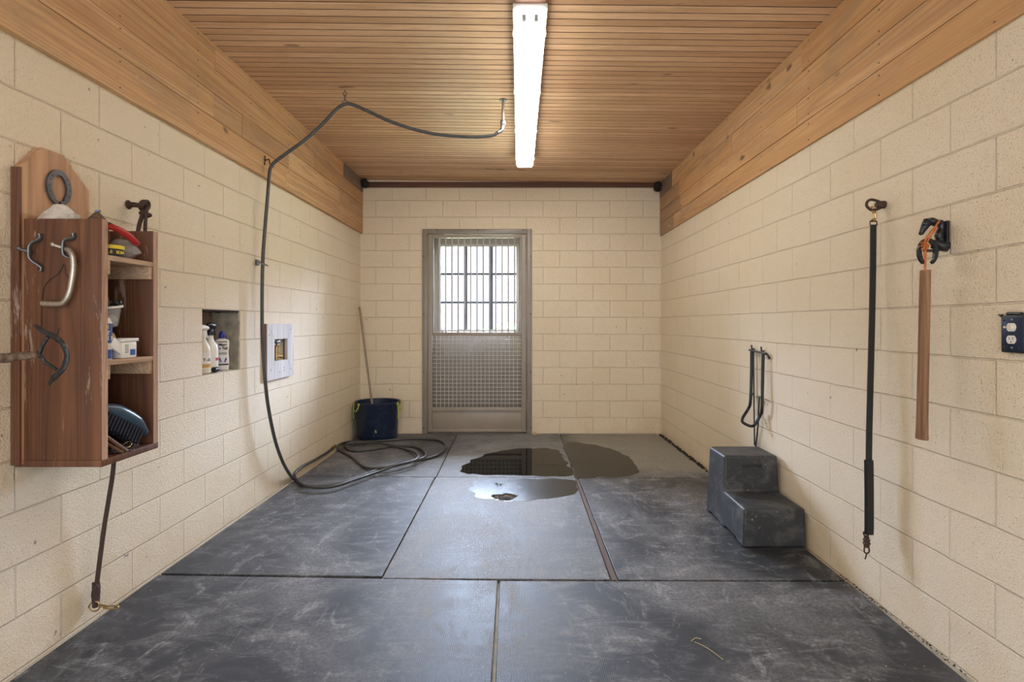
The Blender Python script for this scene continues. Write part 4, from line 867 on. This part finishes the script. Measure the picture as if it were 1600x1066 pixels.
ch = empty('ceiling_hook', tuple(h1), 'small chain hook on the ceiling slats holding up the hose', 'hook')
bm = B(); tube(bm, [h1 + Vector((0, 0, 0.01)), h1 - Vector((0, 0, 0.015))], 0.003, 8); tube(bm, loop(h1 - Vector((0, 0, 0.028)), 0.012, 0.015), 0.0028, 8, closed=True); obj('eye', bm, 'greysteel', ch)
bm = B(); tube(bm, loop(h1 - Vector((0, 0, 0.058)), 0.010, 0.022, 'y'), 0.0028, 8, closed=True); tube(bm, loop(h1 - Vector((0, 0, 0.094)), 0.020, 0.020), 0.0030, 8, closed=True); obj('link', bm, 'greysteel', ch)
h2 = Vector((-1.896, 3.93, 2.555)); c2 = at(424, 259, 3.93)
screwhook('hose_hook', 'bent wire hook on the left cladding board that carries the hose', [[h2 - Vector((0.01, 0, 0)), h2 + Vector((0.02, 0, 0)), h2 + Vector((0.035, 0, 0.004)), c2 + Vector((-0.01, 0, 0.012)), c2 + Vector((0.010, 0, 0)), c2 + Vector((0.016, 0, -0.010))], [h2 + Vector((0.002, 0, -0.04)), h2 + Vector((0.006, 0, 0)), h2 + Vector((0.004, 0.0, 0.03))]], 0.0045, 'rust')
h3 = Vector((XL, 3.893, 1.784)); e3 = empty('hose_clip', tuple(h3), 'metal wall clip with a ring holding the hose against the block wall', 'clip')
bm = B(); box(bm, XL, XL + 0.012, 3.862, 3.905, 1.765, 1.806, 0.002); obj('clip_plate', bm, 'greysteel', e3)
bm = B(); c3 = Vector((-1.868, 3.845, 1.775)); tube(bm, [c3 + Vector((math.cos(t) * 0.038, math.sin(t) * 0.028, -math.cos(t) * 0.018)) for t in [2 * PI * j / 18 for j in range(18)]], 0.004, 8, closed=True); obj('clip_ring', bm, 'steel', e3)
HR = 0.0125; zh = HR + 0.001
cr = lambda x, y: (x / 3.137 + 440, y / 3.137 + 460)
path = [pp + Vector((-0.003, 0, -0.198)), pp + Vector((-0.012, 0, -0.235)), at(778, 207, 4.06), at(768, 212, 4.06), at(740, 214, 4.06), at(690, 211, 4.05), at(650, 203, 4.02), at(610, 190, 3.99), at(575, 174, 3.96), at(553, 164.5, 3.94), at(541, 162.5, 3.93), at(527, 170, 3.93), at(505, 193, 3.93), at(480, 216, 3.93), at(450, 238, 3.93), at(431, 252, 3.93), at(424, 260, 3.925), at(421, 272, 3.91), at(418, 310, 3.88), at(413, 370, 3.86), at(410.5, 413, 3.845), at(409.5, 480, 3.84), at(410.5, 540, 3.845), at(414, 590, 3.86), at(419, 635, 3.90), at(429, 685, 3.99), at(440, 718, 4.12)]
def hp(lst, z=zh): return [fl(*cr(x, y), z if not isinstance(z, tuple) else z) for x, y in lst]
coil = [(33, 872), (60, 905), (110, 932), (180, 941), (270, 930), (370, 897), (480, 858), (590, 822), (700, 808), (768, 786), (802, 752), (792, 726), (740, 711), (620, 709), (500, 718), (400, 722), (330, 724), (285, 736), (276, 752), (300, 772), (350, 800), (400, 843), (460, 853), (540, 845), (640, 820), (702, 797), (698, 770), (650, 748), (560, 744), (480, 755), (400, 766), (340, 766), (314, 746), (332, 731), (400, 727), (450, 728), (520, 737), (600, 757), (655, 778), (668, 800), (640, 818), (560, 838), (480, 868), (370, 905), (270, 938), (190, 946), (120, 937), (72, 908), (64, 880), (100, 846), (170, 808), (225, 775), (252, 752)]
zs = [zh] * len(coil)
for i in range(22, 27): zs[i] = zh + 0.024 if 23 <= i <= 25 else zh + 0.012
for i in range(33, 37): zs[i] = zh + 0.020
for i in range(38, 43): zs[i] = zh + 0.046 if 39 <= i <= 41 else zh + 0.02
for i in (43, 44, 45, 46): zs[i] = zh + 0.022
cp = [fl(*cr(x, y), z) for (x, y), z in zip(coil, zs)]
cp = [p if p.x > -1.912 else onx(*cr(x, y), -1.912) for p, (x, y) in zip(cp, coil)]
cp[0] = at(*cr(33, 872), 4.28); cp[0].z = max(cp[0].z, 0.05)
ho = empty('water_hose', (-1.2, 4.9, 0), 'long black hose from the ceiling pipe down the left wall into a loose coil', 'hose')
path2 = [p.copy() for p in path + cp]
bm = B(); tube(bm, path2, HR, 12, 7); obj('hose_line', bm, 'hose', ho)
e = cp[-1]; bm = B(); d = (cp[-1] - cp[-2]).normalized(); tube(bm, [e, e + d * 0.03, e + d * 0.06], [0.017, 0.018, 0.015], 12); obj('end_fitting', bm, 'brass', ho)
bm = B(); tube(bm, [path[0] + Vector((0, 0, 0.01)), path[1], path[2]], 0.0145, 12, 6); obj('hose_fitting', bm, 'steel', ho)

# ------------------------------------------------------------------ navy tub and broom handle
tx, ty, rt_, rb_, ht = -1.652, 6.172, 0.252, 0.226, 0.432
tb = empty('muck_tub', (tx, ty, 0), 'navy blue plastic tub in the far left corner', 'tub')
bm = B(); lathe(bm, [(0.0, 0.0), (rb_ - 0.01, 0.0), (rb_, 0.012), (rt_ - 0.004, ht - 0.05), (rt_, ht - 0.045), (rt_ + 0.012, ht - 0.02), (rt_ + 0.014, ht - 0.004), (rt_ + 0.006, ht), (rt_ - 0.010, ht - 0.006), (rb_ - 0.012, 0.02), (0.0, 0.015)], tx, ty, 0.001, 56, sy=0.88, cap=False); obj('tub_shell', bm, 'tub', tb)
for s_ in (-1, 1):
    bm = B(); a0 = PI if s_ < 0 else 0
    def hpnt(da, dr, z): a = a0 + da + (-0.55 if s_ < 0 else 0.0) * -1; return Vector((tx + math.cos(a) * (rt_ + dr), ty + 0.88 * math.sin(a) * (rt_ + dr), z))
    a_ = 0.35; tube(bm, [hpnt(-a_, 0.01, ht - 0.02), hpnt(-a_ * .8, 0.018, ht - 0.07), hpnt(-a_ * .4, 0.02, ht - 0.10), hpnt(a_ * .4, 0.02, ht - 0.10), hpnt(a_ * .8, 0.018, ht - 0.07), hpnt(a_, 0.01, ht - 0.02)], 0.007, 8, 5)
    tube(bm, [hpnt(-a_, 0.02, ht - 0.03), hpnt(-a_, 0.024, ht - 0.12), hpnt(-a_ + 0.02, 0.018, ht - 0.20)], 0.006, 8, 4); ell(bm, hpnt(-a_, 0.016, ht - 0.02), 0.014, 0.014, 0.014, 10, 8); ell(bm, hpnt(a_, 0.016, ht - 0.02), 0.014, 0.014, 0.014, 10, 8)
    obj('rope_handle', bm, 'yellowrope', tb)
pa = at(582.5, 640, 6.03); pb = at(561.8, 481, 6.29); q2 = pa + (pa - pb).normalized() * 0.27
bm = B(); tube(bm, [q2, pa, pb], 0.0125, 12); ell(bm, pb, 0.0125, 0.0125, 0.0125, 10, 8)
tag(obj('wooden_pole', bm, 'broom_wood', origin=tuple(q2)), 'thin worn wooden pole standing in the navy tub and leaning into the corner', 'pole')

# ------------------------------------------------------------------ mounting step
SX0, SX1, SY0, SYm, SY1, SZ1, SZ2 = 1.336, 1.716, 3.145, 3.475, 3.775, 0.229, 0.463
ms_ = empty('mounting_step', (1.53, 3.46, 0), 'black plastic two-step mounting block against the right wall', 'mounting step')
bm = B()
def stepout(z_in):  # outline in (y, z), wavy feet
    return [(SY0, 0.0), (SY0 + 0.012, SZ1), (SYm, SZ1), (SYm + 0.010, SZ2), (SY1 - 0.012, SZ2), (SY1, 0.0)]
o_ = [(SY0, 0.0), (SY0 + 0.012, SZ1), (SYm, SZ1 + 0.002), (SYm + 0.012, SZ2), (SY1 - 0.012, SZ2), (SY1, 0.0), (SY1 - 0.05, 0.0), (SY1 - 0.065, 0.014), (SYm + 0.06, 0.014), (SYm + 0.045, 0.0), (SYm - 0.02, 0.0), (SYm - 0.04, 0.016), (SY0 + 0.12, 0.016), (SY0 + 0.10, 0.0)]
poly(bm, o_, [], lambda u, v: (SX0, u, v), (SX1 - SX0, 0, 0))
for v in bm.verts:                                        # sides lean in towards the top
    if v.co.x < 1.5: v.co.x += v.co.z * 0.045
    else: v.co.x -= v.co.z * 0.02
bmesh.ops.dissolve_limit(bm, angle_limit=0.01, verts=bm.verts[:], edges=bm.edges[:])
so = obj('step_body', bm, 'step', ms_)
bv = so.modifiers.new('b', 'BEVEL'); bv.width = 0.022; bv.segments = 5; bv.limit_method = 'ANGLE'; bv.angle_limit = 1.0; bv.use_clamp_overlap = True
bm = B(); box(bm, 1.478, 1.600, SYm + 0.002, SYm + 0.010, 0.392, 0.412, 0.003); obj('hand_slot', bm, 'ink', ms_)
bm = B(); box(bm, 1.474, 1.604, SYm + 0.0025, SYm + 0.007, 0.386, 0.392, 0.002); obj('slot_lip', bm, 'step', ms_)

# ------------------------------------------------------------------ folding saddle rack
rk = empty('saddle_rack', (XR, 3.79, 1.13), 'black folding saddle rack folded down on the right wall above the step', 'rack')
bm = B(); xw = XR - 0.018
tube(bm, [onx(1171, 547, 1.70), onx(1197.5, 553, 1.70)], 0.008, 12); 
for px, py in ((1175, 545.5), (1190, 548.5)): q = onx(px, py, 1.71); tube(bm, [q + Vector((0.02, 0, 0)), q, q + Vector((-0.004, 0, 0.03))], 0.006, 8)
q = onx(1197.5, 553, 1.70); tube(bm, [q, q + Vector((0.006, -0.006, -0.008)), q + Vector((0.020, -0.006, -0.035))], 0.007, 8, 4); obj('hinge_bar', bm, 'iron', rk)
bm = B(); tube(bm, [onx(1174.5, 549, 1.69), onx(1174, 590, 1.685), onx(1172.5, 628, 1.675), at(1169, 639, 3.84), at(1160.5, 653, 3.80), at(1160, 659, 3.78), at(1166, 663.5, 3.76), at(1174, 666, 3.73), at(1180, 663, 3.71), at(1188, 649, 3.70), onx(1190.5, 640, 1.685), onx(1191.5, 600, 1.69), onx(1192.5, 553, 1.695)], 0.0105, 12, 7); obj('saddle_loop', bm, 'iron', rk)
bm = B(); tube(bm, [onx(1177.5, 549, 1.712), onx(1178, 615, 1.712), onx(1179, 696, 1.712)], 0.0055, 8); tube(bm, [onx(1186.5, 620, 1.705), onx(1184.5, 665, 1.71), onx(1181, 696, 1.712)], 0.0055, 8); tube(bm, [onx(1179, 694, 1.712), onx(1181, 697, 1.712)], 0.007, 8); obj('wall_strut', bm, 'iron', rk)
bm = B(); tube(bm, [onx(1175, 615, 1.69), onx(1178, 618, 1.715)], 0.006, 8); obj('pivot', bm, 'greysteel', rk); bm = B(); tube(bm, [onx(1190, 622, 1.69), onx(1186, 620, 1.71)], 0.006, 8); obj('pivot', bm, 'greysteel', rk)

# ------------------------------------------------------------------ cross tie strap on the right wall
Yt = 2.497
rg = empty('wall_ring', (XR, Yt, 1.90), 'rusty iron ring bolt high on the right wall', 'ring')
bm = B(); q = Vector((XR, Yt, 1.90)); tube(bm, [q + Vector((0.01, 0, 0)), q - Vector((0.028, 0, 0)), q - Vector((0.040, 0, 0))], [0.019, 0.018, 0.012], 8); obj('bolt', bm, 'rust', rg)
bm = B(); lp = [(1381, 321), (1374, 315.5), (1362, 312), (1355.5, 315), (1354, 321), (1358, 326), (1363, 328.5), (1371, 327), (1377, 324)]
tube(bm, [at(x, y, Yt - (0.004 if i % 2 else 0)) for i, (x, y) in enumerate(lp)], 0.0062, 10, 5, closed=True); obj('ring', bm, 'rust', rg)
ct = empty('cross_tie', (at(1360, 600, Yt).x, Yt, 0.3), 'long black strap with a taped lower end hanging from the wall ring', 'strap')
bm = B(); cc = at(1364.5, 326, Yt)
tube(bm, [cc + Vector((math.cos(t) * 0.008, math.sin(t) * 0.008, math.sin(t) * 0.016 - 0.006)) for t in [2 * PI * j / 12 for j in range(12)]], 0.0035, 8, closed=True); tube(bm, [at(1364, 330, Yt), at(1367, 336, Yt), at(1367, 342, Yt), at(1363, 345, Yt)], [0.005, 0.0075, 0.0065, 0.008], 10, 5); obj('snap', bm, 'brass', ct)
bm = B(); 
tube(bm, [at(1359.5, 352, Yt), at(1359.5, 346, Yt), at(1370, 346, Yt), at(1370, 352, Yt)], 0.0035, 8, closed=True); obj('buckle', bm, 'rust', ct)
def strap(bm, pts, w_, t_):
    prev = None
    for (x, y) in pts:
        c = at(x, y, Yt); ring = [bm.verts.new(c + Vector((sx_ * w_ / 2, sy_ * t_ / 2, 0))) for sx_, sy_ in ((-1, -.4), (-.8, -1), (.8, -1), (1, -.4), (1, .4), (.8, 1), (-.8, 1), (-1, .4))]
        if prev:
            for k in range(8): bm.faces.new((prev[k], prev[(k + 1) % 8], ring[(k + 1) % 8], ring[k]))
        else: bm.faces.new(ring)
        prev = ring
    bm.faces.new(prev)
bm = B(); strap(bm, [(1364.5, 352), (1364, 420), (1362.5, 500), (1360, 600), (1358, 680), (1357.5, 725)], 0.029, 0.010); obj('webbing', bm, 'blackstrap', ct)
bm = B(); strap(bm, [(1357.3, 719), (1357.5, 724), (1358, 770), (1358, 825), (1357.5, 835)], 0.039, 0.022); obj('taped_sleeve', bm, 'tape', ct)
bm = B(); tube(bm, [at(1349, 831, Yt), at(1350, 836, Yt), at(1354, 839, Yt), at(1358, 834, Yt)], 0.0035, 8, 5)
for y_, r_ in ((840, .012), (844, .016), (849, .017), (853, .013)): ell(bm, at(1354, y_, Yt), r_, r_, 0.010, 12, 8)
tube(bm, [at(1351, 853, Yt), at(1350.5, 862, Yt), at(1354, 865, Yt), at(1358, 862, Yt), at(1357, 853, Yt)], 0.0035, 8, 5); tube(bm, [at(1354, 864, Yt), at(1353, 870, Yt), at(1351.5, 874, Yt)], 0.003, 8, 4); obj('swivel_snap', bm, 'rust', ct)

# ------------------------------------------------------------------ horse head hook, twine and wooden bat
Yh = 2.137; hq = lambda x, y, dy=0.0: at(1420 + x / 10.66, 330 + y / 10.66, Yh + dy)
hh = empty('horse_head_hook', (XR, Yh, 1.66), 'black iron hook shaped as a horse head above a horseshoe', 'hook')
bm = B(); tube(bm, [hq(545, 190), hq(460, 200), hq(380, 170), hq(320, 160)], [0.013, 0.017, 0.018, 0.014], 14, 6, flat=(1.0, .85))
tube(bm, [hq(330, 165), hq(290, 215), hq(240, 300), hq(205, 370)], [0.015, 0.0155, 0.0115, 0.0085], 14, 6, flat=(.8, 1.1)); ell(bm, hq(203, 372), 0.009, 0.0085, 0.0075, 12, 8); ell(bm, hq(262, 262), 0.013, 0.0125, 0.016, 12, 8)
for dx, dy in ((250, -0.008), (315, 0.008)): tube(bm, [hq(dx + 15, 175, dy), hq(dx, 128, dy)], [0.0055, 0.0012], 8)
tube(bm, [hq(400, 165), hq(480, 178), hq(550, 195)], [0.006, 0.009, 0.006], 8, 4)
obj('horse_head', bm, 'iron', hh)
bm = B(); ell(bm, hq(250, 205, -0.012), 0.0022, 0.002, 0.0022, 8, 6); obj('eye', bm, 'steel', hh)
bm = B(); tube(bm, [hq(530, 185), hq(540, 300), hq(500, 400), hq(530, 480), hq(560, 560)], [0.012, 0.0125, 0.015, 0.012, 0.013], 12, 6); tube(bm, [Vector((XR + 0.003, Yh, hq(570, 580).z)), hq(560, 575), hq(470, 540), hq(400, 530)], [0.024, 0.022, 0.016, 0.013], 14, 6); box(bm, XR - 0.012, XR, Yh - 0.02, Yh + 0.02, hq(0, 650).z, hq(0, 170).z, 0.003); obj('bracket', bm, 'iron', hh)
bm = B(); horseshoe(bm, hq(310, 680, -0.022), (1, 0, 0), (0, 0, 1), (0, -1, 0), 0.081, 0.110, 0.0145, 0.012); obj('iron_shoe', bm, 'iron', hh)
bm = B(); box(bm, hq(185, 0).x, hq(430, 0).x, Yh - 0.026, Yh - 0.014, hq(0, 690).z, hq(0, 650).z, 0.002); tube(bm, [hq(400, 600, -0.022), hq(430, 545, -0.008), hq(480, 545, 0)], 0.008, 8, 4); obj('cross_bar', bm, 'iron', hh)
tw = empty('orange_twine', tuple(hq(280, 560)), 'orange baling twine knotted round the horse head hook', 'twine')
bm = B(); rnd = random.Random(5)
tube(bm, [hq(500, 170, -0.018), hq(440, 260, -0.024), hq(370, 340, -0.028), hq(300, 440, -0.032), hq(260, 520, -0.034)], 0.0036, 8, 5); tube(bm, [hq(480, 190, -0.016), hq(430, 320, -0.022), hq(360, 420, -0.028), hq(300, 520, -0.034)], 0.0030, 8, 5)
tube(bm, [hq(500, 170, -0.018), hq(515, 175, 0), hq(505, 190, 0.016), hq(480, 190, 0.012), hq(470, 185, -0.014)], 0.0034, 8, 5)
for k in range(16):
    c = hq(265 + rnd.gauss(0, 26), 580 + rnd.gauss(0, 30), -0.034); r_ = rnd.uniform(0.004, 0.010); tl = Matrix.Rotation(rnd.uniform(0, 3), 3, 'X') @ Matrix.Rotation(rnd.uniform(0, 3), 3, 'Y')
    tube(bm, [c + tl @ Vector((math.cos(a) * r_, math.sin(a) * r_, 0)) for a in [2 * PI * j / 9 for j in range(9)]], 0.0019, 6, closed=True)
for a_ in ((180, 590), (340, 600), (200, 640), (330, 640), (360, 560)): tube(bm, [hq(265, 580, -0.034), hq(*a_, -0.034)], 0.0018, 6)
tube(bm, [hq(270, 620, -0.034), hq(265, 700, -0.032), hq(268, 850, -0.026), hq(272, 985, -0.022), hq(266, 1030, -0.020)], 0.0032, 8, 6); tube(bm, [hq(282, 620, -0.034), hq(285, 720, -0.032), hq(282, 860, -0.026), hq(276, 985, -0.018)], 0.0025, 8, 6); obj('twine_line', bm, 'twine', tw)
bm = B(); prof = [(422.3, 0.0235), (424, 0.0245), (470, 0.0255), (540, 0.0255), (610, 0.0262), (655, 0.027), (676, 0.0285), (685, 0.030), (686.5, 0.029)]
xs = {0: 1445.8}; pts = [at(1445.8 - (y - 422) * 0.021, y, Yh - 0.01) for y, r in prof]; tube(bm, pts, [r for y, r in prof], 22, flat=(0.95, 0.6))
tag(obj('wooden_bat', bm, 'handle_wood', origin=tuple(pts[-1])), 'thick brown wooden handle hanging by orange twine from the horse head hook', 'wooden bat')

# ------------------------------------------------------------------ outlet
xo = XR; yc, zc_ = 1.833, 1.302
ol = empty('wall_outlet', (XR, yc, zc_), 'navy blue outlet cover with two white sockets at the right edge', 'outlet')
bm = B(); box(bm, xo - 0.016, xo, yc - 0.047, yc + 0.045, zc_ - 0.066, zc_ + 0.066, 0.006); obj('cover_rim', bm, 'black_pl', ol)
bm = B(); box(bm, xo - 0.018, xo - 0.012, yc - 0.041, yc + 0.039, zc_ - 0.060, zc_ + 0.060, 0.004); obj('face_plate', bm, 'navyplate', ol)
for s_, nm_ in ((1, 'upper'), (-1, 'lower')):
    bm = B(); zz = zc_ + s_ * 0.0215 + 0.002; poly(bm, [(yc + math.cos(a) * 0.0172, zz + max(-0.0142, min(0.0142, math.sin(a) * 0.0172))) for a in [2 * PI * k / 32 for k in range(32)]], [], lambda u, v: (xo - 0.0178, u, v), (-0.003, 0, 0)); sk = obj('socket', bm, 'white_pl', ol, smooth=False)
    if s_ < 0:
        bm = B(); box(bm, xo - 0.0212, xo - 0.0205, yc - 0.008, yc - 0.006, zz, zz + 0.009); box(bm, xo - 0.0212, xo - 0.0205, yc + 0.005, yc + 0.007, zz, zz + 0.008); ell(bm, (xo - 0.0208, yc, zz - 0.008), 0.0006, 0.0025, 0.0025, 10, 6); obj('slots', bm, 'ink', sk, smooth=False)
    else:
        bm = B(); tube(bm, [(xo - 0.021, yc, zz), (xo - 0.028, yc, zz)], [0.010, 0.008], 14); ell(bm, (xo - 0.020, yc + 0.024, zz), 0.004, 0.005, 0.0045, 10, 8); obj('socket_plug', bm, 'cream_pl', sk)
for zz in (zc_ + 0.050, zc_ - 0.048, ): 
    bm = B(); ell(bm, (xo - 0.018, yc, zz), 0.002, 0.0042, 0.0042, 12, 8); obj('screw_head', bm, 'steel', ol)
for sy_ in (-1, 1):
    for sz_ in (-1, 1): bm = B(); ell(bm, (xo - 0.018, yc + sy_ * 0.028, zc_ + sz_ * 0.048), 0.0012, 0.0045, 0.0045, 10, 6); obj('corner_hole', bm, 'ink', ol)
bm = B(); tube(bm, [(xo - 0.012, yc - 0.03, zc_ + 0.070), (xo - 0.012, yc + 0.022, zc_ + 0.071)], 0.006, 10); box(bm, xo - 0.012, xo - 0.003, yc - 0.03, yc + 0.02, zc_ + 0.064, zc_ + 0.074, 0.001); tube(bm, [(xo - 0.01, yc + 0.045, zc_ + 0.064), (xo - 0.012, yc + 0.058, zc_ + 0.068)], [0.006, 0.002], 8); obj('hinge_knuckle', bm, 'iron', ol)

# dark webs in the ceiling corners
for X_, lab in ((-1.86, 'dark wasp nest and cobweb in the far left ceiling corner'), (1.67, 'dark wasp nest and cobweb in the far right ceiling corner')):
    bm = B(); vs_ = ell(bm, (X_, 6.36, zc(X_) - 0.055), 0.045, 0.05, 0.055, 20, 14); lumpy(vs_, 0.025, 22, X_); lumpy(vs_, 0.008, 70, 3)
    tag(obj('cobweb_clump', bm, 'roughblack', origin=(X_, 6.38, zc(X_))), lab, 'cobweb')
